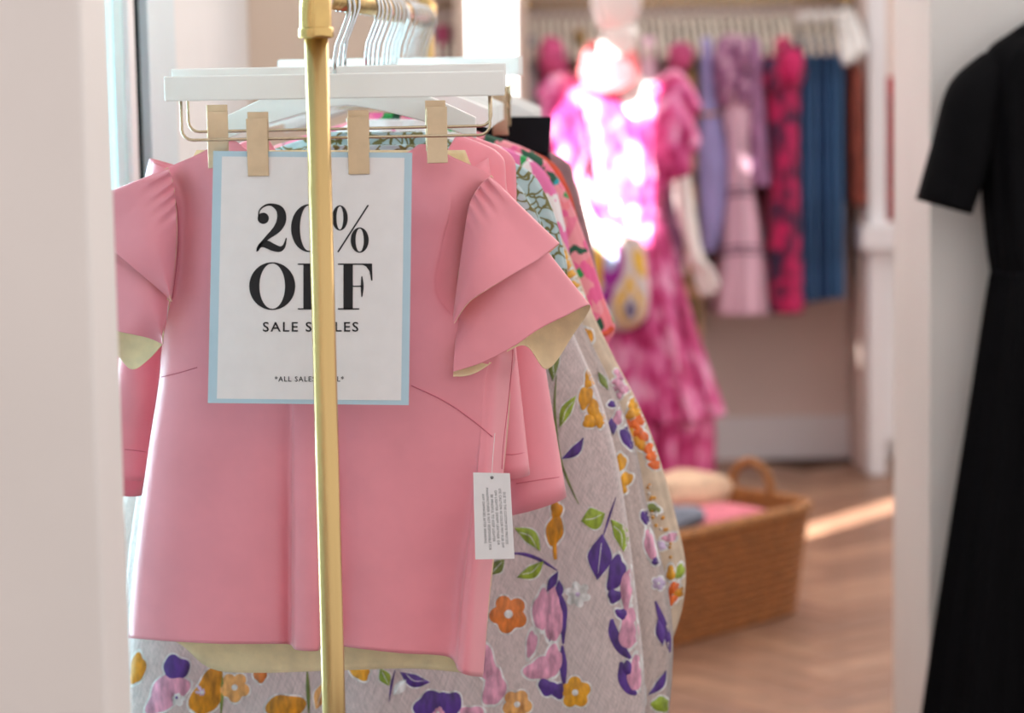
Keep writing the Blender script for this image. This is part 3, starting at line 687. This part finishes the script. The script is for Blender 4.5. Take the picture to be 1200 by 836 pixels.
blob(*D, 692, 443, 7, 12, 'orange', 8, seed=1); blob(*D, 686, 466, 8, 13, 'orange', 15, seed=2); blob(*D, 696, 480, 7, 12, 'orange', -10, seed=3); blob(*D, 692, 494, 9, 8, 'orange', 0, seed=4); blob(*D, 702, 492, 7, 9, 'orange', -20, seed=5)
leaf(*D, (681, 611), (709, 602), 21, 'green', .05); leaf(*D, (716, 609), (731, 647), 14, 'green', -.12); stem(*D, [(722, 583), (714, 606), (706, 632)], 2.6, 'purple')
leaf(*D, (706, 626), (700, 680), 23, 'purple', 0)
blob(*D, 722, 672, 10, 21, 'purple', 12, seed=1); blob(*D, 734, 690, 7, 24, 'rose', 2, seed=2); blob(*D, 720, 699, 8, 8, 'purple', 0, seed=5)
stem(*D, [(717, 726), (719, 742), (728, 760), (739, 772)], 12, 'purple'); blob(*D, 729, 720, 8, 6, 'purple', 30, seed=3); blob(*D, 737, 738, 11, 24, 'rose', 5, seed=4)
stem(*D, [(728, 776), (730, 795), (738, 808), (746, 814)], 12, 'purple'); blob(*D, 736, 784, 6, 10, 'purple', -20, seed=6); blob(*D, 744, 790, 8, 21, 'rose', 5, seed=7)
# bottom band under the blouse
blob(*D, 161, 784, 9, 18, 'gold', 10, seed=1); blob(*D, 206, 784, 15, 16, 'purple', 30, seed=2); blob(*D, 196, 812, 30, 17, 'rose', -45, seed=3); flower(*D, 207, 818, 9, 'silver', 6, 'purple')
blob(*D, 243, 812, 16, 30, 'gold', 25, seed=4); flower(*D, 237, 812, 10, 'lilac', 6, 'silver', 0, .5); stem(*D, [(260, 788), (260, 812), (259, 838)], 5, 'moss')
flower(*D, 275, 806, 18, 'peach', 5, rot=.3); blob(*D, 305, 792, 8, 8, 'rust', seed=2); blob(*D, 335, 828, 21, 15, 'gold', 0, 2, .15, seed=1); stem(*D, [(360, 786), (361, 810), (362, 838)], 5, 'moss')
leaf(*D, (382, 798), (370, 832), 13, 'peach'); blob(*D, 422, 788, 12, 9, 'orange', 20, seed=3); leaf(*D, (446, 784), (456, 804), 11, 'green'); stem(*D, [(463, 786), (459, 802), (456, 822)], 2.6, 'purple')
leaf(*D, (469, 788), (504, 800), 12, 'purple', .12); leaf(*D, (461, 815), (476, 797), 8, 'silver')
blob(*D, 503, 828, 16, 18, 'purple', 30, seed=4); blob(*D, 526, 826, 15, 16, 'purple', -20, seed=5); flower(*D, 513, 836, 11, 'rose', 6, 'silver'); blob(*D, 553, 836, 14, 8, 'rose', 0, seed=2)
D = (BD2, d2)
leaf(*D, (701, 436), (713, 457), 7, 'moss', vein=None); blob(*D, 717, 474, 4.5, 4, 'purple', 10); blob(*D, 724, 490, 5, 9, 'rose', 10); leaf(*D, (716, 490), (719, 510), 9, 'purple', vein=None); blob(*D, 735, 513, 7, 13, 'purple', -20, seed=2)
blob(*D, 728, 542, 6, 10, 'orange', 0, seed=1); blob(*D, 734, 562, 7, 9, 'orange', 30, seed=2); blob(*D, 731, 573, 4, 6, 'orange', 0)
blob(*D, 757, 606, 6, 8, 'purple', 0, seed=2); blob(*D, 762, 640, 6, 18, 'rose', -12, seed=3); blob(*D, 768, 658, 4, 5, 'purple'); flower(*D, 772, 684, 8, 'lilac', 5, 'silver')
stem(*D, [(768, 705), (775, 725), (782, 745), (785, 765)], 8, 'purple'); leaf(*D, (771, 726), (777, 757), 9, 'purple', vein=None); leaf(*D, (781, 786), (760, 815), 8, 'purple', -.1, vein=None); blob(*D, 774, 826, 10, 9, 'green', seed=3)
blob(*D, 752, 818, 4, 12, 'purple', 5)
D = (BC1, g5)
blob(*D, 690, 393, 5, 9, 'gold', -25, seed=1)
for i in range(11):
    a = i * 2.4; r_ = 3.4 * math.sqrt(i); blob(*D, 727 + r_ * .8 * math.cos(a), 450 + r_ * 1.7 * math.sin(a), 4.2, 4.2, 'rose', i * 40, seed=i)
for i, (x, y, c) in enumerate([(742, 474, 'orange'), (739, 486, 'orange'), (747, 483, 'orange'), (735, 498, 'vermilion'), (744, 498, 'vermilion'), (750, 492, 'vermilion'), (738, 508, 'orange'), (748, 507, 'vermilion'), (754, 512, 'vermilion'), (746, 518, 'orange'), (752, 522, 'gold'), (760, 526, 'vermilion'), (764, 535, 'vermilion'), (767, 545, 'vermilion')]):
    blob(*D, x, y, 5.5, 7, c, i * 35, seed=i)
for i in range(22):
    t = random.random(); x = 757 + t * 32 + random.uniform(-7, 5); y = 565 + t * 85 + random.uniform(-8, 8)
    polar(BC1, x, y, lambda w: 1.9, 'thread_' + random.choice(['gold', 'orange', 'silver']), g5, dome=.003, rings=2, n=10, name='bead')
for i, (x, y, c) in enumerate([(786, 672, 'orange'), (797, 670, 'green'), (789, 690, 'vermilion'), (787, 704, 'vermilion'), (797, 694, 'gold'), (785, 630, 'rose'), (772, 640, 'lilac'), (765, 596, 'moss')]):
    blob(*D, x, y, 5, 9, c, i * 15, seed=i)
for i, (x, y) in enumerate([(661, 300), (664, 312), (668, 322), (672, 334), (676, 345), (666, 334)]): blob(*D, x, y, 4.5, 7, 'orange', i * 30, seed=i)
# ---------------------------------------------------------------- mannequin with tie-dye dress
YM = 8.1
mq_x = P(728, 300, YM).x
mq = root('mannequin', (mq_x, YM, 0), 'white shop mannequin standing by the back rail', 'mannequin')
def skinmesh(name, pts, edges, rad, mt, parent, sub=2):
    me = bpy.data.meshes.new(name); org = ORG[parent]
    me.from_pydata([tuple(V(p) - org) for p in pts], edges, []); me.materials.append(M[mt])
    o = bpy.data.objects.new(name, me); COL.objects.link(o); o.parent = parent; ORG[o] = org
    md = o.modifiers.new('k', 'SKIN'); md.use_smooth_shade = True
    sv = me.skin_vertices[0].data
    for i, r in enumerate(rad): sv[i].radius = (r, r) if not isinstance(r, tuple) else r
    sv[0].use_root = True
    s = o.modifiers.new('s', 'SUBSURF'); s.levels = s.render_levels = sub
    return o
mp = lambda px, py, dy=0: P(px, py, YM + dy)
pts, eds, rad = [], [], []
def av(p, r, frm=None):
    pts.append(V(p)); rad.append(r)
    if frm is not None: eds.append((frm, len(pts) - 1))
    return len(pts) - 1
pel = av(mp(732, 330), (.15, .11)); wst = av(mp(730, 250), (.11, .085), pel); chs = av(mp(726, 165), (.13, .10), wst); nb = av(mp(720, 108), (.10, .07), chs)
n1 = av(mp(718, 80), .05, nb); n2 = av(mp(722, 45), .05, n1); hd1 = av(mp(722, 10), (.075, .085), n2); hd2 = av(mp(722, -25), (.078, .10), hd1); hd3 = av(mp(720, -48), (.05, .06), hd2)
nose = av(mp(748, 12, -.05), .012, hd1); chin = av(mp(742, 34, -.045), .022, n2)
sl = av(mp(668, 118), .05, nb); el = av(mp(657, 205, -.02), .038, sl); wl_ = av(mp(690, 262, -.13), .025, el)
sr = av(mp(782, 118), .05, nb); er = av(mp(797, 215, .02), .037, sr); wr_ = av(mp(812, 288, -.02), .026, er)
for s_, dx in ((-1, -25), (1, 25)):
    hp = av(mp(732 + dx, 375), .085, pel); kn = av(V((mq_x + s_ * .07, YM - .02, .50)), .058, hp); cf = av(V((mq_x + s_ * .07, YM, .30)), .05, kn); an = av(V((mq_x + s_ * .07, YM, .09)), .034, cf); av(V((mq_x + s_ * .08, YM - .12, .035)), .03, an)
def hand(base, direction, spread, wi, ln=.08):
    d = V(direction).normalized(); s = V(spread).normalized()
    pm = av(base + d * .05, (.034, .016), wi)
    for k, (o, l) in enumerate([(-.028, .85), (-.010, 1), (.010, .95), (.028, .75)]):
        a = av(base + d * .085 + s * o, .0095, pm); b = av(base + d * (.085 + .045 * l) + s * o * 1.1 + V((0, -.006, 0)), .0088, a); av(base + d * (.085 + .085 * l) + s * o * 1.1 + V((0, -.02, 0)), .0075, b)
    a = av(base + d * .03 - s * .045, .0105, pm); av(base + d * .075 - s * .062, .009, a)
hand(pts[wr_], mp(832, 340, -.03) - pts[wr_], (.8, -.5, .35), wr_)
hand(pts[wl_], mp(710, 290, -.14) - pts[wl_], (.1, 1, .2), wl_)
skinmesh('mannequin_body', pts, eds, rad, 'mannequin_white', mq)
tube('stand_plate', [V((mq_x, YM + .05, 0)), V((mq_x, YM + .05, .008)), V((mq_x, YM + .05, .014))], [.17, .17, .15], 'steel', mq, n=32)
tube('stand_rod', [V((mq_x, YM + .06, .01)), V((mq_x, YM + .05, .75))], .011, 'steel', mq, n=12)
dr = root('tie_dye_dress', (mq_x, YM, P(740, 560, YM).z), 'pink tie-dye dress with shoulder ruffles on the mannequin', 'dress')
body('bodice', [(678, 770, 98, YM, .085), (668, 783, 125, YM, .115), (668, 786, 165, YM, .125), (680, 780, 210, YM, .115), (688, 776, 252, YM, .10)], 'tiedye', dr, n=72, nv=24, ex=1, folds=((5, .003, .006),),
     topfn=lambda s, q: .13 * max(0, 1 - abs(s - .3) * 2.4) * (1 if q < 0 else .1))
body('waist_band', [(686, 778, 246, YM, .108), (685, 779, 262, YM, .112)], 'tiedye', dr, n=64, nv=4, ex=1)
body('skirt_upper', [(686, 778, 256, YM, .108), (676, 790, 305, YM, .15), (660, 814, 390, YM, .19), (642, 846, 484, YM, .24)], 'tiedye', dr, n=160, nv=40, ex=1, folds=((6, .002, .022), (13, .002, .012)), seed=2)
body('skirt_lower', [(652, 828, 460, YM, .21), (644, 834, 500, YM, .22), (636, 832, 562, YM, .235)], 'tiedye', dr, n=160, nv=24, ex=1, folds=((7, .008, .022), (15, .004, .012)), seed=4)
def shoulder_ruffle(pa, pb, pc, amp, seed):
    rows = []
    top = [mp(*q) for q in pa]; bot = [mp(*q) for q in pb]; midr = [mp(*q) for q in pc]
    surf('ruffle', [top, midr, bot], 60, 16, 'tiedye', dr, sol=(.002, 0), disp=lambda u, v: V((amp * .6 * v * math.sin(u * 31 + seed), amp * v * math.cos(u * 31 + seed), amp * .4 * v * math.sin(u * 23))))
shoulder_ruffle([(690, 98, .05), (684, 100, -.03), (682, 130, -.10), (690, 180, -.12)], [(636, 105, .08), (630, 112, -.05), (636, 158, -.14), (676, 215, -.16)], [(660, 85, .07), (652, 90, -.05), (652, 140, -.15), (682, 195, -.15)], .016, 1)
shoulder_ruffle([(762, 98, .05), (768, 100, -.03), (772, 130, -.10), (764, 185, -.12)], [(812, 110, .08), (818, 125, -.05), (812, 192, -.14), (774, 222, -.16)], [(790, 82, .07), (796, 92, -.05), (795, 150, -.15), (770, 205, -.15)], .016, 4)
nk = root('rope_necklace', mp(714, 100, -.1), 'coral layered rope necklace around the mannequin neck', 'necklace')
for i in range(7):
    yb_, yf_, rx, ry = 50 + i * .8, 70 + i * 6.0, 27 + i * .9, .07 + i * .008
    loop = []
    for k in range(33):
        w = 2 * math.pi * k / 32; sn = math.sin(w)
        loop.append(P(714 + rx * math.cos(w), yb_ + (yf_ - yb_) * (1 - sn) / 2, YM + ry * sn - .006 * i * (1 - sn) / 2))
    tube('strand', loop, .0105, 'coral_rope', nk, n=8)
# drawstring pouch
YP = 7.9
pb_ = root('drawstring_pouch', P(725, 386, YP), 'yellow and purple paisley drawstring pouch hanging from the mannequin hand', 'bag')
_, BB = body('pouch', [(706, 742, 276, YP, .03), (698, 752, 284, YP, .04), (692, 757, 312, YP, .06), (690, 760, 345, YP, .065), (698, 756, 372, YP, .05), (716, 740, 385, YP, .02), (726, 730, 387, YP, .004)], 'bag_cream', pb_, n=48, nv=24, ex=1, folds=((5, .006, .0),))
def patch(cx, cy, rx, ry, mt, rot=0, dome=.001, base=.002, drop=0):
    polar(BB, cx, cy, lambda w: 1 - drop * max(0, -math.sin(w)) ** 1 * abs(math.cos(w)) * 1.6, mt, pb_, base=base, dome=dome, sxy=(rx, ry), rot=math.radians(rot), name='print_motif')
patch(698, 318, 8, 38, 'bag_yellow', 4); patch(718, 312, 13, 26, 'bag_violet', 10); patch(716, 305, 7, 13, 'bag_sky', 5, base=.004); patch(709, 350, 7, 18, 'bag_violet', 25); patch(738, 352, 17, 31, 'bag_yellow', 0, drop=.5, base=.003); patch(739, 357, 11, 21, 'bag_cream', 0, drop=.5, base=.005); patch(739, 361, 7.5, 13, 'bag_slate', 0, drop=.5, base=.007); patch(750, 308, 7, 18, 'bag_yellow', -15)
tube('cord', [P(712, 280, YP - .03), P(706, 270, YP - .02), P(702, 262, YP + .05)], .004, 'bag_cream', pb_, n=6, spl=8)
tube('cord', [P(738, 280, YP - .03), P(722, 268, YP - .02), P(704, 262, YP + .05)], .004, 'bag_yellow', pb_, n=6, spl=8)
# ---------------------------------------------------------------- clothes on the back rail
YBR = 9.0
zbr = P(800, 2, YBR).z
br = root('back_rail', (P(612, 2, YBR).x, YBR, zbr), 'gold hanging rail along the back wall bay', 'rail')
tube('rod', [V((P(612, 2, YBR).x, YBR, zbr)), V((P(1001, 2, YBR).x, YBR, zbr))], .0125, 'brass', br, n=16)
for px in (614, 992):
    x = P(px, 2, YBR).x
    tube('bracket', [V((x, YBR, zbr - .02)), V((x, YBR, zbr + .02))], .024, 'brass_fitting', br, n=16)
    tube('bracket_arm', [V((x, YBR, zbr)), V((x, 9.28, zbr))], .011, 'brass_fitting', br, n=12)
bl2 = root('back_rail', (P(500, 3, YBR).x, YBR, P(520, 5, YBR).z), 'short gold hanging rail in the narrow bay left of the white column', 'rail')
tube('rod', [V((-.54, YBR, P(520, 5, YBR).z)), V((P(535, 5, YBR).x, YBR, P(520, 5, YBR).z))], .0125, 'brass', bl2, n=16)
# end-on hanger template
def end_hanger(x, label, group, src=[None]):
    if src[0] is None:
        r = root('rail_hanger', (x, YBR, zbr), label, 'hanger', group)
        hp_ = [V((x, YBR + p.x, zbr + p.z)) for p in hook_pts()]
        tube('hook', hp_, .0022, 'steel', r, n=6)
        vs, fs = [], []; n = 14
        for i in range(n + 1):
            s = -1 + 2 * i / n; zt = -.05 - .11 * abs(s) ** 1.4; th = .034
            for (dx, z) in ((-.007, zt), (.007, zt), (.007, zt - th), (-.007, zt - th)): vs.append(V((x + dx, YBR + .014 + .2 * s, zbr + z)))
        for i in range(n):
            for k in range(4): fs.append((i * 4 + k, i * 4 + (k + 1) % 4, (i + 1) * 4 + (k + 1) % 4, (i + 1) * 4 + k))
        fs += [(3, 2, 1, 0), (n * 4, n * 4 + 1, n * 4 + 2, n * 4 + 3)]
        mk('arms', vs, fs, 'hanger_cream', r, smooth=False)
        src[0] = r; return r
    r = src[0].copy(); COL.objects.link(r); r.location.x = x
    for ch in list(src[0].children):
        c = ch.copy(); COL.objects.link(c); c.parent = r
    r['label'] = label; r['group'] = group; return r
HL = 'cream hanger seen edge-on, packed along the gold back rail'
xs_ = []
px = 622
while px < 930:
    xs_.append(px); px += random.uniform(7.5, 10.5)
for p_ in xs_: end_hanger(P(p_, 2, YBR).x, HL, 'hangers along the back rail')
def side_garment(name, label, cat, rows, mt, hd=.17, folds=((3, .003, .008), (7, 0, .006)), seed=1, extra=None, group=None, Y=YBR - .0, n=56, nv=30):
    r = root(name, P((rows[-1][0] + rows[-1][1]) / 2, rows[-1][2], Y), label, cat, group)
    rw = [(a, b, y, Y + .0, hd * (.7 if i == 0 else 1)) for i, (a, b, y) in enumerate(rows)]
    o, b = body('body', rw, mt, r, folds=folds, seed=seed, ex=.8, n=n, nv=nv, sol=(.003, 0))
    return r, b
def puff(r, cx, cy, rx, ry, mt, name='sleeve', Y=YBR - .17, rz=.06, seed=0, amp=.12, drop=None):
    vs, fs = [], []; nu, nv = 24, 14
    c = P(cx, cy, Y); sx_ = (P(cx + rx, cy, Y) - c).x; sz_ = (c - P(cx, cy + ry, Y)).z
    for j in range(nv + 1):
        f = math.pi * j / nv
        for i in range(nu):
            w = 2 * math.pi * i / nu; k = 1 + amp * math.sin(5 * w + 3 * f + seed) * math.sin(f)
            vs.append(c + V((sx_ * math.sin(f) * math.cos(w) * k, rz * math.sin(f) * math.sin(w) * k, sz_ * math.cos(f) * k)))
    for j in range(nv):
        for i in range(nu): fs.append((j * nu + i, (j + 1) * nu + i, (j + 1) * nu + (i + 1) % nu, j * nu + (i + 1) % nu))
    return mk(name, vs, fs, mt, r)
a, _ = side_garment('rail_blouse', 'grey-green blouse at the left end of the back rail beside the column', 'blouse', [(614, 622, 42), (612, 632, 60), (610, 634, 200), (610, 634, 330)], 'grey_cloth')
a, _ = side_garment('rail_shirt', 'rose pink ruffled top on the back rail left of the mannequin', 'top', [(640, 648, 42), (628, 664, 58), (628, 668, 120), (626, 668, 300)], 'rose_cloth'); puff(a, 647, 68, 17, 22, 'rose_cloth', seed=2)
a, _ = side_garment('rail_dress', 'olive patterned dress hidden behind the mannequin neck', 'dress', [(672, 682, 42), (668, 690, 60), (666, 692, 300), (664, 694, 420)], 'olive_print')
a, _ = side_garment('rail_blouse', 'pale pink blouse just right of the mannequin neck', 'blouse', [(750, 760, 44), (742, 770, 60), (742, 772, 200), (742, 774, 380)], 'pale_pink')
a, _ = side_garment('rail_dress', 'plum ruffled dress next to the mannequin ruffle', 'dress', [(790, 802, 46), (783, 812, 60), (784, 812, 95), (780, 814, 180), (776, 816, 330), (774, 818, 400)], 'plum_floral', seed=3); puff(a, 798, 68, 15, 18, 'rose_cloth', seed=1, amp=.2)
a, _ = side_garment('rail_dress', 'olive and gold patterned dress left of the lavender dress', 'dress', [(802, 808, 46), (796, 815, 70), (792, 818, 200), (790, 822, 315), (792, 824, 390)], 'olive_print', hd=.19, seed=4)
a, b = side_garment('rail_dress', 'lavender dress with gathered waist on the back rail', 'dress', [(820, 828, 44), (815, 832, 52), (813, 834, 90), (812, 840, 126), (811, 842, 136), (808, 852, 190), (811, 850, 240), (816, 838, 282), (818, 834, 290)], 'lavender', hd=.2, seed=5, folds=((3, .002, .004), (8, .002, .006)))
seam([(811, 132), (826, 134), (841, 133)], a, b, .006, 'thread_gold', 'waist_trim', off=.004)
a, b = side_garment('rail_dress', 'pale pink tiered dress with plum floral bodice on the back rail', 'dress', [(848, 860, 40), (838, 872, 55), (836, 878, 100), (840, 880, 140), (846, 876, 165), (844, 882, 220), (838, 892, 280), (832, 903, 355), (830, 904, 362)], 'pale_pink', hd=.2, seed=6, folds=((3, .003, .012), (6, .002, .010)))
puff(a, 850, 85, 15, 42, 'plum_floral', 'bodice_ruffle', seed=1, amp=.18); puff(a, 866, 66, 13, 24, 'plum_floral', 'bodice_ruffle', seed=3, amp=.2); puff(a, 868, 105, 12, 24, 'plum_floral', 'bodice_ruffle', seed=5, amp=.18)
for y in (222, 229, 290, 297): seam([(836 if y > 250 else 844, y + 4), (866, y - 1), (896 if y > 250 else 884, y)], a, b, .004, 'dark_stripe', 'dark_band', off=.003)
a, _ = side_garment('rail_shirt', 'dusty mauve top between the pale pink dress and crimson dress', 'top', [(872, 882, 42), (868, 890, 60), (868, 894, 120), (872, 900, 205), (872, 901, 213)], 'mauve_pink', hd=.2, seed=8)
a, _ = side_garment('rail_dress', 'crimson dress with dark blotches and puffed sleeve on the back rail', 'dress', [(906, 920, 42), (896, 932, 55), (890, 938, 85), (888, 936, 110), (892, 934, 200), (892, 938, 300), (890, 940, 345), (892, 938, 362)], 'crimson', hd=.19, seed=9); puff(a, 926, 78, 18, 27, 'crimson', seed=2, amp=.1); puff(a, 905, 88, 16, 24, 'crimson', seed=5, amp=.14)
jg = 'jeans on the back rail'
for i in range(5):
    x0 = 932 + i * 10.4
    a, b = side_garment('hanging_jeans', 'blue jeans hanging right against the crimson dress' if i == 0 else 'blue jeans hanging beside the white hangers of the rust dress' if i == 4 else 'blue jeans hanging between other jeans on the back rail', 'jeans', [(x0 + 1, x0 + 9, 42), (x0, x0 + 11, 60), (x0 + .5, x0 + 11, 160), (x0 + 1.2, x0 + 11.5, 280), (x0 + 2, x0 + 12.5, 352 - i * 1.5)], 'denim_%d' % (i * 2 % 3), hd=.13, seed=10 + i, group=jg, n=32, folds=((2, .001, .004),))
for i, (x, y) in enumerate([(938, 18), (949, 16), (960, 17), (971, 15), (982, 16), (991, 14)]):
    end = end_hanger(P(x, 2, YBR).x, 'white clip hanger with wide bar above the jeans', 'clip hangers above the jeans')
    c = P(x, y + 2, YBR - .2); v, f = boxv(c, (.02, .05, .03)); mk('clip_bar_end', v, f, 'hanger_white', None, smooth=False, bev=.004)
    o = bpy.data.objects[-1] if False else None
for o in [o for o in bpy.data.objects if o.name.startswith('clip_bar_end')]:
    par = min((q for q in bpy.data.objects if q.get('group') == 'clip hangers above the jeans'), key=lambda q: abs(q.location.x - (sum((V(c).x for c in o.bound_box), 0) / 8)))
    o.parent = par; o.location = -par.location
a, _ = side_garment('rail_dress', 'rust brown dress at the right end of the back rail', 'dress', [(994, 1000, 70), (990, 1008, 90), (992, 1010, 180), (993, 1012, 238)], 'rust_cloth', hd=.16, seed=20)
for i, (x0, y0, x1, y1) in enumerate([(983, 16, 992, 74), (990, 12, 1001, 70), (997, 14, 1011, 62)]):
    r = root('rail_hanger', P(x0, y0, YBR - .1), 'white wide-shouldered hanger tilting over the rust dress', 'hanger', 'hangers over the rust dress')
    tube('arm', [P(x0, y0, YBR - .05), P((x0 + x1) / 2, (y0 + y1) / 2 - 4, YBR - .15), P(x1, y1, YBR - .22)], [.012, .017, .016], 'hanger_white', r, n=10, spl=10)
    tube('hook', [P(x0, y0, YBR - .05), V((P(x0, y0, YBR).x, YBR, zbr + .012))], .003, 'steel', r, n=6)
side_garment('rail_scarf', 'green and pale blue scarf beside the rust dress', 'scarf', [(1007, 1011, 100), (1006, 1012, 125), (1007, 1012, 170)], 'green_cloth', hd=.06, seed=21)
side_garment('rail_dress', 'red dress seen behind the white post', 'dress', [(1040, 1050, 90), (1038, 1054, 130), (1038, 1056, 258)], 'red_cloth', hd=.08, seed=22, Y=9.12)
for i, (mt, x0, x1, lab) in enumerate([('grey_cloth', 506, 514, 'grey green blouse'), ('rose_cloth', 514, 524, 'rose pink blouse'), ('mauve_cloth', 524, 533, 'dusty mauve blouse')]):
    side_garment('bay_blouse', lab + ' hanging in the narrow bay left of the white column', 'blouse', [(x0 + 2, x1 - 2, 30), (x0, x1, 44), (x0, x1, 150), (x0 - 1, x1, 330)], mt, hd=.15, seed=30 + i)
    end = end_hanger(P((x0 + x1) / 2, 4, YBR).x, 'cream hanger in the narrow bay left of the white column', 'hangers in the narrow bay'); end.location.z = P(520, 5, YBR).z
# ---------------------------------------------------------------- wicker basket with folded clothes
C1 = V((.822, 6.73, 0)); bu = V((.70, .714, 0)); bw = V((-.714, .70, 0)); BL_, BW_ = .85, .42
bc = C1 - bu * BL_ / 2 + bw * BW_ / 2
bk_ = root('wicker_basket', bc, 'brown wicker basket holding folded clothes on the oak floor', 'basket')
BH = .285
def bring(z, inset=0, n=64):
    k = .90 + .10 * z / BH; out = []
    for i in range(n):
        w = 2 * math.pi * i / n; cs, sn = math.cos(w), math.sin(w)
        s = sgn(cs) * abs(cs) ** .32; q = sgn(sn) * abs(sn) ** .32
        out.append(bc + bu * (BL_ / 2 * k - inset) * s + bw * (BW_ / 2 * k - inset) * q + V((0, 0, z)))
    return out
nb_ = 14
for i in range(nb_):
    z = .012 + (BH - .02) * i / (nb_ - 1) ; r1 = bring(z); r1.append(r1[0].copy()); vs, fs = tubev(r1, .0112, 6, cap=False); mk('woven_band', vs, fs, 'wicker', bk_)
vs = bring(.004, .012) + bring(BH - .01, .016); n = 64
mk('inner_wall', vs, [(i, (i + 1) % n, n + (i + 1) % n, n + i) for i in range(n)], 'wicker', bk_, sol=(.006, 0))
mk('base', bring(.008, .01), [tuple(range(64))], 'wicker', bk_, smooth=False, sol=(.006, 0))
r1 = bring(BH); r1.append(r1[0].copy()); vs, fs = tubev(r1, .016, 8, cap=False); mk('rim', vs, fs, 'wicker_rim', bk_)
for s_ in (1, -1):
    e = bc + bu * (BL_ / 2 - .003) * s_
    tube('handle', [e + bw * .10 + V((0, 0, BH - .02)), e + bw * .095 + V((0, 0, BH + .05)), e + bw * .055 + V((0, 0, BH + .088)), e + bw * .01 + V((0, 0, BH + .088)), e - bw * .03 + V((0, 0, BH + .05)), e - bw * .035 + V((0, 0, BH - .02))], .012, 'wicker_rim', bk_, n=10, spl=24)
def folded(name, label, c, size, mt, rz=0, layers=3, seed=0, rnd=.03):
    r = root(name, c, label, 'clothes')
    rn = random.Random(seed)
    th = size[2] / layers
    for k in range(layers):
        nu, nv = 20, 20; vs, fs = [], []
        for side in (1, -1):
            for j in range(nv + 1):
                for i in range(nu + 1):
                    a, b = -1 + 2 * i / nu, -1 + 2 * j / nv
                    e = (1 - a ** 6) ** .5 * (1 - b ** 6) ** .5 if abs(a) < 1 and abs(b) < 1 else 0
                    z = th * k + th / 2 + side * th * .55 * e + .008 * math.sin(3 * a + seed + k) * math.cos(2.4 * b + k)
                    p = Matrix.Rotation(rz + .05 * math.sin(k * 2.1 + seed), 3, 'Z') @ V((a * size[0] / 2, b * size[1] / 2, 0)); vs.append(V(c) + p + V((0, 0, z)))
        w = nu + 1; o2 = w * (nv + 1)
        for j in range(nv):
            for i in range(nu):
                fs.append((j * w + i, j * w + i + 1, (j + 1) * w + i + 1, (j + 1) * w + i)); fs.append((o2 + j * w + i, o2 + (j + 1) * w + i, o2 + (j + 1) * w + i + 1, o2 + j * w + i + 1))
        mk('fold', vs, fs, mt, r)
    return r
rzb = math.atan2(bu.y, bu.x)
def bp(u, w, z): return bc + bu * u + bw * w + V((0, 0, z))
folded('folded_sweater', 'pink folded sweater in the front of the wicker basket', bp(.115, -.09, .10), (.27, .17, .20), 'cloth_pink', rzb, 4, 1)
folded('folded_sweater', 'beige sweater piled highest in the wicker basket', bp(.19, .085, .10), (.27, .15, .26), 'cloth_beige', rzb, 3, 2)
folded('folded_jeans', 'grey-blue folded jeans at the end of the pink sweater in the basket', bp(-.12, -.08, .10), (.22, .2, .24), 'cloth_greyblue', rzb, 4, 3)
folded('folded_jeans', 'sky blue folded jeans behind the grey-blue ones in the basket', bp(-.07, .10, .10), (.22, .17, .28), 'cloth_blue', rzb, 4, 4)
# ---------------------------------------------------------------- black dress on the wall end
YK2 = 4.80
bd = root('black_dress', P(1270, 900, YK2), 'long black short-sleeved dress hanging on the cream wall end', 'dress')
def waist_rows():
    E = [(1215, 18), (1185, 38), (1158, 60), (1147, 100), (1150, 160), (1153, 230), (1159, 290), (1163, 318), (1162, 326), (1155, 370), (1140, 470), (1118, 610), (1098, 740), (1084, 836), (1074, 900)]
    return [(x, 2 * 1270 - x, y, YK2, .03 if y < 40 else (.05 if 300 < y < 340 else .06)) for x, y in E]
_, BK = body('dress_body', waist_rows(), 'black_dress', bd, n=128, nv=90, folds=((4, .0, .012), (9, .001, .008)), seed=4)
sleeve('sleeve', [(1152, 62, 1195, 70, YK2, .03), (1112, 100, 1170, 125, YK2 - .01, .05), (1092, 170, 1158, 190, YK2 - .015, .055), (1074, 234, 1138, 251, YK2 - .015, .055)], ['black_dress', 'black_dress'], bd)
sleeve('sleeve', [(2540 - 1195, 70, 2540 - 1152, 62, YK2, .03), (2540 - 1170, 125, 2540 - 1112, 100, YK2 - .01, .05), (2540 - 1138, 251, 2540 - 1074, 234, YK2 - .015, .055)], ['black_dress', 'black_dress'], bd)
seam([(1163, 318), (1180, 321), (1200, 322), (1230, 322)], bd, BK, .003, 'black_cloth', 'waist_seam', off=.001)
seam([(1160, 60), (1152, 110), (1150, 160), (1146, 215)], bd, BK, .0015, 'black_cloth', 'armhole_seam', off=.0005)
hx = P(1270, 0, YK2)
ph_ = root('wall_hanger', hx, 'white hanger on a wall peg inside the black dress', 'hanger')
tube('arms', [P(1190, 44, YK2), P(1230, 20, YK2), P(1270, 2, YK2), P(1310, 20, YK2), P(1350, 44, YK2)], .008, 'hanger_white', ph_, n=10, spl=20)
tube('hook', [hx, hx + V((0, 0, .04)), hx + V((.02, 0, .07)), hx + V((0, 0, .09)), hx + V((-.02, 0, .075))], .002, 'steel', ph_, n=8, spl=16)
tube('wall_peg', [hx + V((0, -.02, .085)), hx + V((0, .10, .085))], .007, 'brass', ph_, n=12)
